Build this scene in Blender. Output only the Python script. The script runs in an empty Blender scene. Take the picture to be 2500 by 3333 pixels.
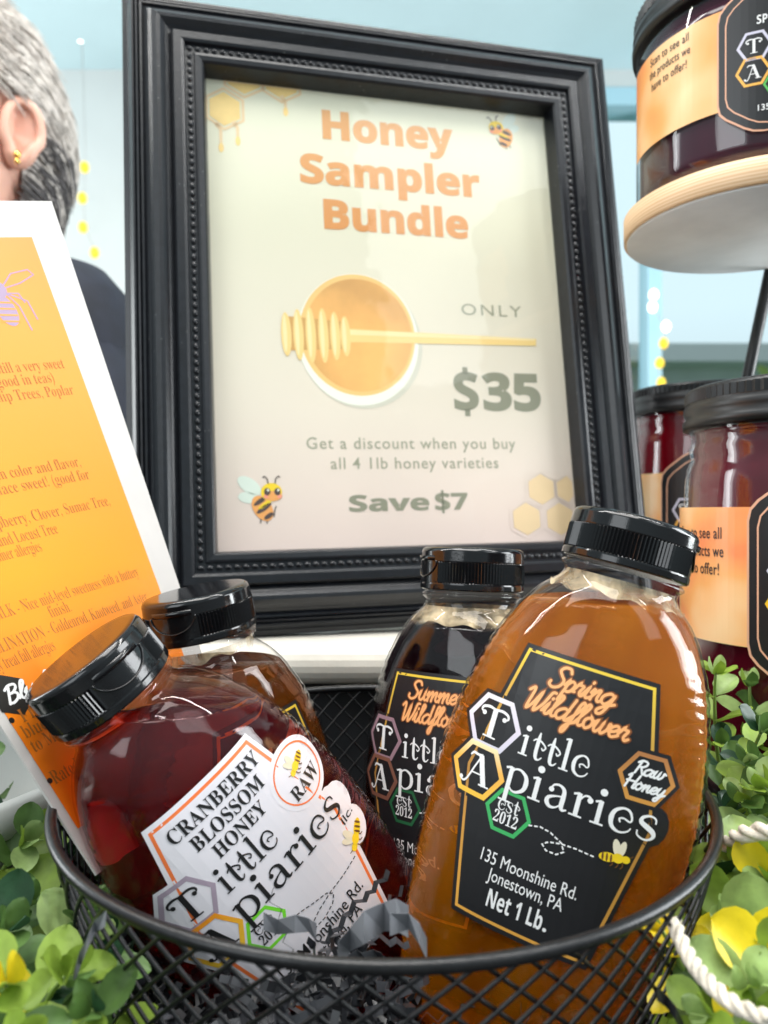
import bpy, bmesh, math, random
from mathutils import Vector, Matrix
from mathutils.geometry import tessellate_polygon
random.seed(7)
SC = bpy.context.scene
COL = SC.collection
MM = 0.001
PI = math.pi

# ------------------------------------------------------------------ camera, world, lights, exposure
cd = bpy.data.cameras.new('camera'); cam = bpy.data.objects.new('camera', cd); COL.objects.link(cam)
cam.location = (0, 0, 0.180); cam.rotation_euler = (PI/2, 0, 0)
cd.sensor_fit = 'VERTICAL'; cd.sensor_height = 36; cd.sensor_width = 27; cd.lens = 27.0
cd.clip_start = 0.01; cd.clip_end = 200
cd.dof.use_dof = True; cd.dof.focus_distance = 0.255; cd.dof.aperture_fstop = 14.0
SC.camera = cam
SC.view_settings.view_transform = 'Standard'; SC.view_settings.look = 'None'
SC.view_settings.exposure = 0.08; SC.view_settings.gamma = 1.0
SC.cycles.use_denoising = True
SC.cycles.max_bounces = 14; SC.cycles.transmission_bounces = 12; SC.cycles.transparent_max_bounces = 24
SC.cycles.glossy_bounces = 5; SC.cycles.diffuse_bounces = 4
SC.cycles.sample_clamp_indirect = 6.0; SC.cycles.caustics_refractive = True; SC.cycles.blur_glossy = 0.5

W = bpy.data.worlds.new('World'); SC.world = W; W.use_nodes = True
wn = W.node_tree; bgn = wn.nodes['Background']
tcn = wn.nodes.new('ShaderNodeTexCoord'); sep = wn.nodes.new('ShaderNodeSeparateXYZ'); rmp = wn.nodes.new('ShaderNodeValToRGB')
mrn = wn.nodes.new('ShaderNodeMapRange'); mrn.inputs[1].default_value = -1; mrn.inputs[2].default_value = 1
wn.links.new(tcn.outputs['Generated'], sep.inputs[0]); wn.links.new(sep.outputs[2], mrn.inputs[0]); wn.links.new(mrn.outputs[0], rmp.inputs[0])
rmp.color_ramp.elements[0].position = 0.35; rmp.color_ramp.elements[0].color = (0.22, 0.21, 0.20, 1)
rmp.color_ramp.elements[1].position = 0.62; rmp.color_ramp.elements[1].color = (0.72, 0.90, 0.96, 1)
mry = wn.nodes.new('ShaderNodeMapRange'); mry.inputs[1].default_value = -0.2; mry.inputs[2].default_value = 0.75; mry.inputs[3].default_value = 0.75; mry.inputs[4].default_value = 1.4
vsc = wn.nodes.new('ShaderNodeVectorMath'); vsc.operation = 'SCALE'
wn.links.new(sep.outputs[1], mry.inputs[0]); wn.links.new(rmp.outputs[0], vsc.inputs[0]); wn.links.new(mry.outputs[0], vsc.inputs['Scale']); wn.links.new(vsc.outputs[0], bgn.inputs[0]); bgn.inputs[1].default_value = 0.75

def area(name, loc, target, sx, sy, power, color=(1, 1, 1)):
    l = bpy.data.lights.new(name, 'AREA'); l.shape = 'RECTANGLE'; l.size = sx; l.size_y = sy; l.energy = power; l.color = color
    o = bpy.data.objects.new(name, l); COL.objects.link(o); o.location = loc
    d = Vector(target) - Vector(loc); o.rotation_euler = d.to_track_quat('-Z', 'Y').to_euler()
    return o
area('ceiling_light_panel', (-0.25, -0.15, 1.75), (0.0, 0.30, 0.1), 1.3, 0.7, 28, (1.0, 0.97, 0.93))
area('fluorescent_tube', (0.55, 0.10, 1.60), (0.1, 0.3, 0.1), 0.035, 1.3, 12, (1.0, 0.98, 0.95))
area('fluorescent_tube', (-0.85, 0.35, 1.50), (0.0, 0.3, 0.1), 0.035, 1.3, 11, (1.0, 0.98, 0.95))
area('shop_window_light', (-1.1, -1.0, 0.9), (0.05, 0.35, 0.2), 0.9, 0.9, 9, (0.93, 0.97, 1.0))
area('shop_window_light', (1.25, 0.15, 0.55), (0.1, 0.3, 0.12), 0.5, 0.7, 15, (0.95, 0.98, 1.0))

area('background_fill_light', (-2.6, 1.2, 0.6), (-0.6, 2.5, 0.7), 1.2, 1.2, 42, (0.96, 0.99, 1.0))  # added fill lamp out of view, brightens the back wall
area('background_fill_light', (2.9, 0.8, 0.2), (1.0, 2.0, 1.6), 1.2, 1.2, 60, (0.92, 0.98, 1.0))  # added fill lamp, stands in for floor bounce on the ceiling

area('glass_haze_light', (.90, -.62, 1.25), (.09, .47, .32), 0.55, 0.75, 3.2, (0.95, 0.98, 1.0))  # panel added to lay a hazy reflection on the picture glass

# ------------------------------------------------------------------ helpers
def cam_pt(px, py, depth):            # a point seen at (px, py) of the 2500 px wide photo, depth in mm -> metres
    return Vector(((px-1250)/2500*depth, depth, 180-(py-1667)/2500*depth))*MM

def mat(name, col, rough=0.5, metal=0.0, noise=0.0, nscale=60.0, bump=0.0, bscale=300.0, **kw):
    m = bpy.data.materials.new(name); m.use_nodes = True; nt = m.node_tree; b = nt.nodes['Principled BSDF']
    c = (*col, 1.0) if len(col) == 3 else col
    b.inputs['Base Color'].default_value = c; b.inputs['Roughness'].default_value = rough; b.inputs['Metallic'].default_value = metal
    for k, v in kw.items():
        b.inputs[k.replace('_', ' ')].default_value = v
    if noise or bump:
        tc = nt.nodes.new('ShaderNodeTexCoord')
    if noise:
        n = nt.nodes.new('ShaderNodeTexNoise'); n.inputs['Scale'].default_value = nscale; n.inputs['Detail'].default_value = 5
        r = nt.nodes.new('ShaderNodeValToRGB')
        r.color_ramp.elements[0].position = 0.3; r.color_ramp.elements[1].position = 0.7
        r.color_ramp.elements[0].color = (*[max(0, x*(1-noise)) for x in c[:3]], 1)
        r.color_ramp.elements[1].color = (*[min(1, x*(1+noise)) for x in c[:3]], 1)
        nt.links.new(tc.outputs['Object'], n.inputs['Vector']); nt.links.new(n.outputs['Fac'], r.inputs[0]); nt.links.new(r.outputs[0], b.inputs['Base Color'])
    if bump:
        n = nt.nodes.new('ShaderNodeTexNoise'); n.inputs['Scale'].default_value = bscale; n.inputs['Detail'].default_value = 4
        bp = nt.nodes.new('ShaderNodeBump'); bp.inputs['Strength'].default_value = bump; bp.inputs['Distance'].default_value = 0.001
        nt.links.new(tc.outputs['Object'], n.inputs['Vector']); nt.links.new(n.outputs['Fac'], bp.inputs['Height']); nt.links.new(bp.outputs[0], b.inputs['Normal'])
    return m

def grad_mat(name, stops, axis=2, lo=0.0, hi=1.0, rough=0.4):     # printed colour gradient along one object axis
    m = mat(name, (1, 1, 1), rough); nt = m.node_tree; b = nt.nodes['Principled BSDF']
    tc = nt.nodes.new('ShaderNodeTexCoord'); s = nt.nodes.new('ShaderNodeSeparateXYZ'); mr = nt.nodes.new('ShaderNodeMapRange'); r = nt.nodes.new('ShaderNodeValToRGB')
    mr.inputs[1].default_value = lo; mr.inputs[2].default_value = hi
    nt.links.new(tc.outputs['Object'], s.inputs[0]); nt.links.new(s.outputs[axis], mr.inputs[0]); nt.links.new(mr.outputs[0], r.inputs[0]); nt.links.new(r.outputs[0], b.inputs['Base Color'])
    e = r.color_ramp.elements
    e[0].position, e[0].color = stops[0][0], (*stops[0][1], 1); e[1].position, e[1].color = stops[-1][0], (*stops[-1][1], 1)
    for p, c in stops[1:-1]:
        x = e.new(p); x.color = (*c, 1)
    return m

def link(name, bm, mats, parent=None, smooth=True, matrix=None):
    me = bpy.data.meshes.new(name); bm.normal_update(); bm.to_mesh(me); bm.free()
    for m in (mats if isinstance(mats, (list, tuple)) else [mats]): me.materials.append(m)
    if smooth:
        me.polygons.foreach_set('use_smooth', [True]*len(me.polygons))
    o = bpy.data.objects.new(name, me); COL.objects.link(o)
    if parent: o.parent = parent
    if matrix is not None: o.matrix_world = matrix
    return o

def tag(o, label=None, cat=None, group=None, kind=None):
    if label: o['label'] = label
    if cat: o['category'] = cat
    if group: o['group'] = group
    if kind: o['kind'] = kind
    return o

def thing(name, label, cat, matrix=None, group=None):
    o = bpy.data.objects.new(name, None); COL.objects.link(o); o.empty_display_size = 0.02
    if matrix is not None: o.matrix_world = matrix
    return tag(o, label, cat, group)

def copy_tree(o, parent=None):
    c = o.copy(); COL.objects.link(c)
    if parent: c.parent = parent
    for ch in list(o.children): copy_tree(ch, c)
    return c

def box(bm, lo, hi, mi=0, M=None):
    v = [bm.verts.new(Vector((x, y, z)) if M is None else M @ Vector((x, y, z))) for x in (lo[0], hi[0]) for y in (lo[1], hi[1]) for z in (lo[2], hi[2])]
    for f in ((0, 1, 3, 2), (4, 6, 7, 5), (0, 4, 5, 1), (2, 3, 7, 6), (0, 2, 6, 4), (1, 5, 7, 3)):
        bm.faces.new([v[i] for i in f]).material_index = mi

def loft(bm, rings, mi=0, closed=True, cap0=False, cap1=False):
    rv = [[bm.verts.new(p) for p in r] for r in rings]; n = len(rings[0])
    for a, b in zip(rv, rv[1:]):
        for i in range(n if closed else n-1):
            j = (i+1) % n
            bm.faces.new((a[i], a[j], b[j], b[i])).material_index = mi
    if cap0: bm.faces.new(rv[0][::-1]).material_index = mi
    if cap1: bm.faces.new(rv[-1]).material_index = mi
    return rv

def lathe(bm, prof, n=64, mi=0, cap0=True, cap1=True):           # prof: (radius, z) bottom to top
    loft(bm, [[Vector((r*math.cos(2*PI*i/n), r*math.sin(2*PI*i/n), z)) for i in range(n)] for r, z in prof], mi, True, cap0, cap1)

def tube(bm, pts, rad, n=8, mi=0, closed=False, caps=True):
    pts = [Vector(p) for p in pts]; N = len(pts); rings = []; up = None
    for i, p in enumerate(pts):
        a = pts[(i-1) % N] if (closed or i > 0) else p; b = pts[(i+1) % N] if (closed or i < N-1) else p
        t = (b-a).normalized()
        if up is None: up = Vector((0, 0, 1)) if abs(t.z) < 0.9 else Vector((1, 0, 0))
        s = t.cross(up).normalized(); up = s.cross(t).normalized()
        r = rad[i] if isinstance(rad, (list, tuple)) else rad
        rings.append([p + (s*math.cos(2*PI*k/n) + up*math.sin(2*PI*k/n))*r for k in range(n)])
    if closed: rings.append(rings[0])
    if closed:
        rv = [[bm.verts.new(p) for p in r] for r in rings[:-1]]; rv.append(rv[0])
        for a, b in zip(rv, rv[1:]):
            for i in range(n):
                j = (i+1) % n; bm.faces.new((a[i], a[j], b[j], b[i])).material_index = mi
    else:
        loft(bm, rings, mi, True, caps, caps)

def interp(x, xs, ys):
    if x <= xs[0]: return ys[0]
    for i in range(len(xs)-1):
        if x <= xs[i+1]:
            return ys[i] + (ys[i+1]-ys[i])*(x-xs[i])/(xs[i+1]-xs[i])
    return ys[-1]

# ------------------------------------------------------------------ printing: lettering and flat artwork laid on a surface
def styled(t, style):
    base = {'serif': (0x1d400, 0x1d41a, 0x1d7ce), 'script': (0x1d4d0, 0x1d4ea, None), 'bold': (0x1d5d4, 0x1d5ee, 0x1d7ec),
            'serifi': (0x1d468, 0x1d482, None), 'bolditalic': (0x1d63c, 0x1d656, 0x1d7ec)}.get(style)
    if not base: return t
    r = ''
    for ch in t:
        if 'A' <= ch <= 'Z': r += chr(base[0]+ord(ch)-65)
        elif 'a' <= ch <= 'z': r += chr(base[1]+ord(ch)-97)
        elif '0' <= ch <= '9' and base[2]: r += chr(base[2]+ord(ch)-48)
        else: r += ch
    return r

_cache = {}
def glyphs(t, style, offset, space):
    key = (t, style, offset, space)
    if key in _cache: return _cache[key]
    c = bpy.data.curves.new('lettering', 'FONT'); c.body = styled(t, style); c.size = 1.0; c.offset = offset; c.resolution_u = 3
    c.space_character = space; c.fill_mode = 'FRONT'
    o = bpy.data.objects.new('lettering', c); COL.objects.link(o)
    dg = bpy.context.evaluated_depsgraph_get(); ev = o.evaluated_get(dg); me = ev.to_mesh()
    vs = [(v.co.x, v.co.y) for v in me.vertices]; fs = [tuple(p.vertices) for p in me.polygons]
    ev.to_mesh_clear(); bpy.data.objects.remove(o); bpy.data.curves.remove(c)
    _cache[key] = (vs, fs)
    return vs, fs

def _foot(x, y=0.03, w=0.26): return ('l', [(x-w, y), (x+w, y)], .075)
# ornamental serif letters as strokes: ('l', points, width or widths) straight, ('c', ...) smoothed, ('o', centre, radius) ball; x-height = 1
SERIF = {
 'i': ([('l', [(.26, 0), (.26, 1.0)], .19), _foot(.26), ('l', [(.04, .90), (.26, .99)], .09), ('o', (.27, 1.36), .15)], .60),
 'l': ([('l', [(.26, 0), (.26, 1.58)], .19), _foot(.26), ('l', [(.04, 1.48), (.26, 1.57)], .09)], .58),
 't': ([('c', [(.30, 1.36), (.28, 1.0), (.28, .3), (.36, .06), (.52, .05), (.66, .2)], [.06, .19, .19, .15, .08, .05]), ('c', [(.0, .86), (.15, .98), (.40, .96), (.62, .84), (.74, .70), (.62, .56), (.52, .66)], [.06, .09, .10, .09, .08, .08, .06])], .76),
 'e': ([('c', [(.46, .40), (.40, .54), (.56, .60), (.80, .52), (.86, .66), (.72, .94), (.46, 1.0), (.18, .82), (.09, .50), (.18, .16), (.48, .0), (.78, .10), (.90, .28)], [.06, .07, .07, .07, .08, .10, .09, .15, .20, .16, .09, .07, .05])], .98),
 'p': ([('l', [(.26, -.52), (.26, 1.0)], .19), _foot(.26, -.50), ('l', [(.02, .90), (.26, .99)], .09), ('c', [(.28, .78), (.42, .96), (.64, .99), (.90, .80), (.97, .50), (.90, .20), (.64, .01), (.42, .04), (.28, .22)], [.06, .08, .10, .16, .20, .16, .10, .07, .06])], 1.10),
 'a': ([('c', [(.16, .74), (.26, .95), (.50, 1.0), (.70, .84), (.72, .50), (.72, .18), (.80, .04), (.96, .10)], [.06, .08, .10, .16, .20, .19, .12, .05]), ('c', [(.72, .58), (.44, .52), (.16, .38), (.12, .18), (.28, .01), (.52, .06), (.72, .28)], [.06, .07, .14, .19, .13, .07, .06]), ('o', (.19, .74), .11)], 1.0),
 'r': ([('l', [(.26, 0), (.26, 1.0)], .19), _foot(.26), ('l', [(.02, .90), (.26, .99)], .09), ('c', [(.28, .66), (.42, .92), (.58, .99), (.70, .92)], [.06, .07, .09, .10]), ('o', (.70, .84), .12)], .80),
 's': ([('c', [(.72, .72), (.68, .92), (.46, 1.0), (.20, .88), (.18, .68), (.42, .53), (.66, .38), (.74, .20), (.60, .03), (.38, .0), (.14, .12), (.10, .32)], [.06, .07, .08, .13, .18, .21, .20, .15, .09, .08, .07, .06])], .88),
 'T': ([('l', [(.62, 0), (.62, 1.46)], .25), _foot(.62, .03, .30), ('c', [(.10, 1.12), (-.02, 1.22), (.04, 1.40), (.30, 1.50), (.62, 1.46), (.94, 1.50), (1.20, 1.40), (1.26, 1.22), (1.14, 1.12)], [.06, .09, .12, .13, .10, .13, .12, .09, .06]), ('o', (.13, 1.12), .11), ('o', (1.11, 1.12), .11)], 1.25),
 'A': ([('l', [(.54, 1.46), (.96, 0)], .25), _foot(.96, .03, .24), ('c', [(.56, 1.44), (.36, .8), (.16, .12), (.02, -.10), (-.16, -.06)], [.08, .08, .09, .10, .06]), ('o', (-.14, .02), .10), ('l', [(.30, .50), (.80, .52)], .07), ('c', [(.04, 1.28), (.16, 1.46), (.40, 1.44), (.60, 1.50)], [.06, .12, .12, .08])], 1.2)}
BOWL = [(.75, .85), (.45, 1.0), (.1, .7), (.05, .3), (.3, 0), (.6, .25), (.8, .95)]
BRUSH = {
 'a': ([BOWL, [(.8, .95), (.72, .3), (.85, .02), (1.1, .2)]], .95), 'd': ([BOWL, [(.88, 2.0), (.72, .3), (.88, .02), (1.1, .2)]], .95),
 'e': ([[(0, .35), (.4, .5), (.6, .8), (.4, 1.0), (.12, .75), (.1, .3), (.35, 0), (.75, .25)]], .68),
 'f': ([[(0, .2), (.4, .9), (.65, 1.7), (.5, 2.0), (.35, 1.6), (.3, .4), (.2, -.7), (.05, -1.0), (-.05, -.7), (.15, -.2), (.6, .15)]], .55),
 'g': ([BOWL, [(.8, .95), (.7, 0), (.5, -.8), (.2, -.9), (.15, -.55), (.6, -.1), (1.05, .2)]], .9),
 'i': ([[(0, .2), (.25, .95), (.2, .3), (.35, .02), (.6, .2)], [(.34, 1.42), (.36, 1.5)]], .5),
 'l': ([[(0, .2), (.35, 1.2), (.5, 1.8), (.35, 2.0), (.22, 1.6), (.18, .4), (.35, .02), (.6, .2)]], .5),
 'm': ([[(0, .6), (.15, .95), (.15, 0)], [(.15, .3), (.4, .9), (.55, .95), (.55, 0)], [(.55, .3), (.8, .9), (.97, .95), (.95, .3), (1.1, .02), (1.3, .2)]], 1.2),
 'n': ([[(0, .6), (.15, .95), (.15, 0)], [(.15, .3), (.4, .9), (.57, .95), (.55, .3), (.7, .02), (.9, .2)]], .82),
 'o': ([[(.45, 1), (.12, .75), (.1, .3), (.35, 0), (.62, .3), (.6, .75), (.42, 1.0), (.55, .8), (.85, .8)]], .76),
 'p': ([[(0, .5), (.2, .95), (.05, -.9)], [(.17, .6), (.4, .98), (.68, .75), (.6, .2), (.35, 0), (.15, .15)], [(.6, .2), (.85, .2)]], .74),
 'r': ([[(0, .4), (.22, 1.05), (.28, .9), (.55, .85), (.45, .3), (.6, .02), (.8, .2)]], .68),
 'u': ([[(0, .6), (.15, .95), (.1, .3), (.3, 0), (.55, .3), (.68, .95), (.62, .3), (.78, .02), (1, .2)]], .9),
 'w': ([[(0, .6), (.14, .95), (.1, .3), (.28, 0), (.5, .3), (.58, .9), (.55, .3), (.72, 0), (.98, .4), (1.0, .95), (1.2, .8)]], 1.1),
 'y': ([[(0, .6), (.15, .95), (.1, .35), (.3, .02), (.55, .3), (.68, .95)], [(.68, .95), (.58, 0), (.4, -.8), (.15, -.85), (.15, -.5), (.6, -.1), (.95, .2)]], .85),
 'S': ([[(1.1, 1.6), (.9, 1.95), (.5, 1.95), (.3, 1.6), (.55, 1.2), (.85, .8), (.75, .25), (.35, 0), (.0, .2), (.0, .5)]], 1.05),
 'W': ([[(-.1, 1.6), (.15, 1.95), (.25, 1.6), (.25, .2), (.35, .02), (.6, .6), (.85, 1.7), (.8, .2), (.95, .02), (1.3, .8), (1.5, 1.9), (1.75, 2.0)]], 1.4),
 'R': ([[(.3, 1.9), (.2, 0)], [(0, 1.6), (.3, 1.95), (.8, 1.9), (.95, 1.5), (.7, 1.1), (.3, 1.0)], [(.5, 1.05), (.8, .4), (1.0, .02), (1.2, .2)]], 1.05),
 'H': ([[(.05, 1.7), (.3, 1.95), (.25, 0)], [(.1, 1.0), (1.1, 1.05)], [(1.15, 2.0), (1.0, .3), (1.1, .02), (1.3, .2)]], 1.2),
 'B': ([[(.3, 1.9), (.2, 0)], [(0, 1.6), (.3, 1.95), (.75, 1.9), (.85, 1.5), (.6, 1.1), (.35, 1.05)], [(.6, 1.1), (.9, .8), (.85, .3), (.5, 0), (.2, .1)]], 1.0)}
class Print:
    """flat coloured artwork in (x, y) mm; y up"""
    def __init__(self): self.tris = []; self.mats = []
    def mi(self, m):
        if m not in self.mats: self.mats.append(m)
        return self.mats.index(m)
    def poly(self, pts, m, layer=0, holes=()):
        loops = [[Vector((x, y, 0)) for x, y in pts]] + [[Vector((x, y, 0)) for x, y in h] for h in holes]
        flat = [p for l in loops for p in l]
        for t in tessellate_polygon(loops):
            self.tris.append(([(flat[i].x, flat[i].y) for i in t], self.mi(m), layer))
    def ngon(self, c, r, n, m, layer=0, rot=0.0, hole=None, sx=1.0, sy=1.0):
        P = lambda R: [(c[0]+R*sx*math.cos(rot+2*PI*k/n), c[1]+R*sy*math.sin(rot+2*PI*k/n)) for k in range(n)]
        self.poly(P(r), m, layer, [P(hole)] if hole else ())
    def ellipse(self, c, rx, ry, ang, m, layer=0, n=20):
        ca, sa = math.cos(ang), math.sin(ang)
        self.poly([(c[0]+rx*math.cos(t)*ca-ry*math.sin(t)*sa, c[1]+rx*math.cos(t)*sa+ry*math.sin(t)*ca) for t in [2*PI*k/n for k in range(n)]], m, layer)
    def line(self, pts, w, m, layer=0, closed=False):
        P = [Vector(p).to_2d() if len(p) > 2 else Vector(p) for p in pts]
        if closed: P = P+[P[0]]
        N = len(P); L = []; R = []
        for i, p in enumerate(P):
            if closed: a, b = P[(i-1) % (N-1)], P[(i+1) % (N-1)]
            else: a, b = P[max(0, i-1)], P[min(N-1, i+1)]
            d1 = (p-a).normalized() if (p-a).length > 1e-9 else (b-p).normalized(); d2 = (b-p).normalized() if (b-p).length > 1e-9 else d1
            n1 = Vector((-d1.y, d1.x)); n2 = Vector((-d2.y, d2.x)); q = (n1+n2)
            q = q.normalized() if q.length > 1e-6 else n1
            k = 1/max(0.35, q.dot(n1)); ww = w[i] if isinstance(w, (list, tuple)) else w
            L.append(p+q*k*ww/2); R.append(p-q*k*ww/2)
        mi = self.mi(m)
        for i in range(N-1):
            a, b, c, d = L[i], R[i], R[i+1], L[i+1]
            self.tris.append(([tuple(a), tuple(b), tuple(c)], mi, layer)); self.tris.append(([tuple(a), tuple(c), tuple(d)], mi, layer))
    def dashes(self, pts, w, m, layer=0, on=1.3, off=0.7):
        P = [Vector(p) for p in pts]; d = 0; cur = [P[0]]; on_now = True; left = on
        for a, b in zip(P, P[1:]):
            seg = (b-a).length; t = 0
            while seg-t > left:
                t += left; q = a+(b-a)*(t/seg)
                if on_now: self.line([tuple(x) for x in cur+[q]], w, m, layer)
                on_now = not on_now; cur = [q]; left = on if on_now else off
            left -= seg-t; cur.append(b)
    def text(self, t, x0, x1, base, h, m, layer=0, style='sans', offset=0.0, space=1.0, ref=0.71, shear=0.0):
        """fit the line between x0 and x1, h = capital height"""
        vs, fs = glyphs(t, style, offset, space)
        if not vs: return
        a = min(v[0] for v in vs); b = max(v[0] for v in vs); sx = (x1-x0)/(b-a); sy = h/ref
        V = [(x0+(v[0]-a)*sx+shear*v[1]*sy, base+v[1]*sy) for v in vs]; mi = self.mi(m)
        for f in fs:
            for k in range(1, len(f)-1):
                self.tris.append(([V[f[0]], V[f[k]], V[f[k+1]]], mi, layer))
    def ornate(self, t, x0, x1, base, xh, m, layer=0):
        x = 0; S = []
        for ch in t:
            st, adv = SERIF[ch]; S += [(q, x) for q in st]; x += adv+0.06
        w = sum(SERIF[c][1]+0.06 for c in t); k = (x1-x0)/w; kw = (k+xh)/2
        for i, (q, ox) in enumerate(S):
            ly = layer+0.02*(i % 7)
            if q[0] == 'o': self.ellipse((x0+(q[1][0]+ox)*k, base+q[1][1]*xh), q[2]*kw, q[2]*kw, 0, m, ly, 14); continue
            Q = [(x0+(px+ox)*k, base+py*xh) for px, py in q[1]]; ws = q[2]
            if q[0] == 'c':
                E = [Q[0]]+Q+[Q[-1]]; R = []; WW = []
                for j in range(1, len(E)-2):
                    p0, p1, p2, p3 = [Vector(v) for v in E[j-1:j+3]]
                    for u in (0, .2, .4, .6, .8):
                        R.append(tuple(0.5*((2*p1)+(p2-p0)*u+(2*p0-5*p1+4*p2-p3)*u*u+(3*p1-p0-3*p2+p3)*u**3))); WW.append((ws[j-1]*(1-u)+ws[j]*u)*kw)
                R.append(Q[-1]); WW.append(ws[-1]*kw); self.line(R, WW, m, ly)
            else: self.line(Q, ws*kw, m, ly)
    def script(self, t, x0, x1, base, h, m, layer=0, w=0.27):
        """joined brush lettering, drawn as strokes; h = capital height"""
        x = 0; S = []
        for ch in t:
            st, adv = BRUSH[ch]
            for q in st: S.append([(px+x+0.22*py, py) for px, py in q])
            x += adv
        lo = min(p[0] for q in S for p in q); hi = max(p[0] for q in S for p in q); k = (x1-x0)/(hi-lo); ky = h/2.0
        for i, q in enumerate(S):
            Q = [(x0+(px-lo)*k, base+py*ky) for px, py in q]
            if len(Q) > 2:
                R = []
                E = [Q[0]]+Q+[Q[-1]]
                for j in range(1, len(E)-2):
                    p0, p1, p2, p3 = [Vector(v) for v in E[j-1:j+3]]
                    for u in (0, .2, .4, .6, .8):
                        R.append(tuple(0.5*((2*p1)+(p2-p0)*u+(2*p0-5*p1+4*p2-p3)*u*u+(3*p1-p0-3*p2+p3)*u**3)))
                R.append(Q[-1]); Q = R
            ww = w*0.5*(k+ky)
            self.line(Q, ww, m, layer+0.02*(i % 5))
            for e in (Q[0], Q[-1]): self.ellipse(e, ww/2, ww/2, 0, m, layer, 8)
    def build(self, name, fn, parent, step=None, lift=0.08, base=0.2):
        """fn(x, y, off) -> local position (metres); step = grid (mm) the artwork is cut to so that it follows the surface"""
        bm = bmesh.new(); lay = bm.verts.layers.float.new('lift')
        for pts, mi, l in self.tris:
            (ax, ay), (bx, by), (cx, cy) = pts
            if (bx-ax)*(cy-ay)-(by-ay)*(cx-ax) < 0: pts = [pts[0], pts[2], pts[1]]
            vs = [bm.verts.new((p[0], p[1], 0)) for p in pts]
            for v in vs: v[lay] = l
            try: bm.faces.new(vs).material_index = mi
            except ValueError: pass
        if step:
            xs = [v.co.x for v in bm.verts]; ys = [v.co.y for v in bm.verts]
            for k in range(int(min(xs)//step), int(max(xs)//step)+1):
                bmesh.ops.bisect_plane(bm, geom=bm.verts[:]+bm.edges[:]+bm.faces[:], plane_co=(k*step+0.011, 0, 0), plane_no=(1, 0, 0))
            for k in range(int(min(ys)//(2*step)), int(max(ys)//(2*step))+1):
                bmesh.ops.bisect_plane(bm, geom=bm.verts[:]+bm.edges[:]+bm.faces[:], plane_co=(0, k*2*step+0.017, 0), plane_no=(0, 1, 0))
        for v in bm.verts: v.co = fn(v.co.x, v.co.y, base+lift*v[lay])
        return link(name, bm, self.mats, parent, smooth=False)

# ------------------------------------------------------------------ materials
M = {}
M['black_gloss'] = mat('black_gloss_plastic', (0.006, 0.006, 0.007), 0.12, noise=0.2, bump=0.03, bscale=900)
M['black_satin'] = mat('black_satin_plastic', (0.012, 0.012, 0.013), 0.38)
M['frame_black'] = mat('black_painted_moulding', (0.006, 0.007, 0.010), 0.32, noise=0.35, nscale=260, bump=0.10, bscale=700)
nt = M['frame_black'].node_tree; b = nt.nodes['Principled BSDF']; tc = nt.nodes.new('ShaderNodeTexCoord'); vo = nt.nodes.new('ShaderNodeTexVoronoi'); vo.inputs['Scale'].default_value = 260
mr = nt.nodes.new('ShaderNodeMapRange'); mr.inputs[1].default_value = 0.06; mr.inputs[2].default_value = 0.10; mr.inputs[3].default_value = 0.55; mr.inputs[4].default_value = 0.0
n2 = nt.nodes.new('ShaderNodeTexNoise'); n2.inputs['Scale'].default_value = 35; mu = nt.nodes.new('ShaderNodeMath'); mu.operation = 'MULTIPLY'; mxd = nt.nodes.new('ShaderNodeMixRGB'); mxd.inputs[2].default_value = (0.30, 0.30, 0.30, 1)
mr2 = nt.nodes.new('ShaderNodeMapRange'); mr2.inputs[1].default_value = 0.5; mr2.inputs[2].default_value = 0.62
nt.links.new(tc.outputs['Object'], vo.inputs['Vector']); nt.links.new(tc.outputs['Object'], n2.inputs['Vector']); nt.links.new(vo.outputs['Distance'], mr.inputs[0]); nt.links.new(n2.outputs['Fac'], mr2.inputs[0])
nt.links.new(mr.outputs[0], mu.inputs[0]); nt.links.new(mr2.outputs[0], mu.inputs[1]); nt.links.new(mu.outputs[0], mxd.inputs[0])
old = b.inputs['Base Color'].links[0].from_socket; nt.links.new(old, mxd.inputs[1]); nt.links.new(mxd.outputs[0], b.inputs['Base Color'])
M['wire'] = mat('black_wire', (0.010, 0.010, 0.011), 0.30, metal=0.3, noise=0.3, nscale=400, bump=0.1, bscale=1200)
M['label_black'] = mat('label_black', (0.013, 0.013, 0.015), 0.36, noise=0.15, nscale=30)
M['label_white'] = mat('label_white', (0.80, 0.77, 0.82), 0.38)
M['ink_white'] = mat('ink_white', (0.82, 0.82, 0.82), 0.4)
M['ink_black'] = mat('ink_black', (0.015, 0.015, 0.016), 0.4)
M['ink_orange'] = mat('ink_orange', (0.90, 0.20, 0.05), 0.4)
M['ink_peach'] = mat('ink_peach', (0.95, 0.44, 0.17), 0.4)
M['ink_glow'] = mat('ink_glow', (0.22, 0.07, 0.02), 0.4)
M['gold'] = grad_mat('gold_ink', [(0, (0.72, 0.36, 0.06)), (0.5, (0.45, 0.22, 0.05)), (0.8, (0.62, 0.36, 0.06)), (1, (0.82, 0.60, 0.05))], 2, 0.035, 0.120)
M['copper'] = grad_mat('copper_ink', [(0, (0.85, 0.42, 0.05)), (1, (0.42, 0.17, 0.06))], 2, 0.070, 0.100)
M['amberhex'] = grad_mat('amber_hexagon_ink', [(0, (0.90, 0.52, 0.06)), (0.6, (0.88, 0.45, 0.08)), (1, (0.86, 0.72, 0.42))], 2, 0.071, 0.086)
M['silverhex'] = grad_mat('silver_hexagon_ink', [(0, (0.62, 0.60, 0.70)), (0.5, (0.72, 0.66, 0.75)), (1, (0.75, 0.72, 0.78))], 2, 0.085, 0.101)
M['mauve'] = mat('mauve_ink', (0.40, 0.32, 0.40), 0.4)
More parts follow.
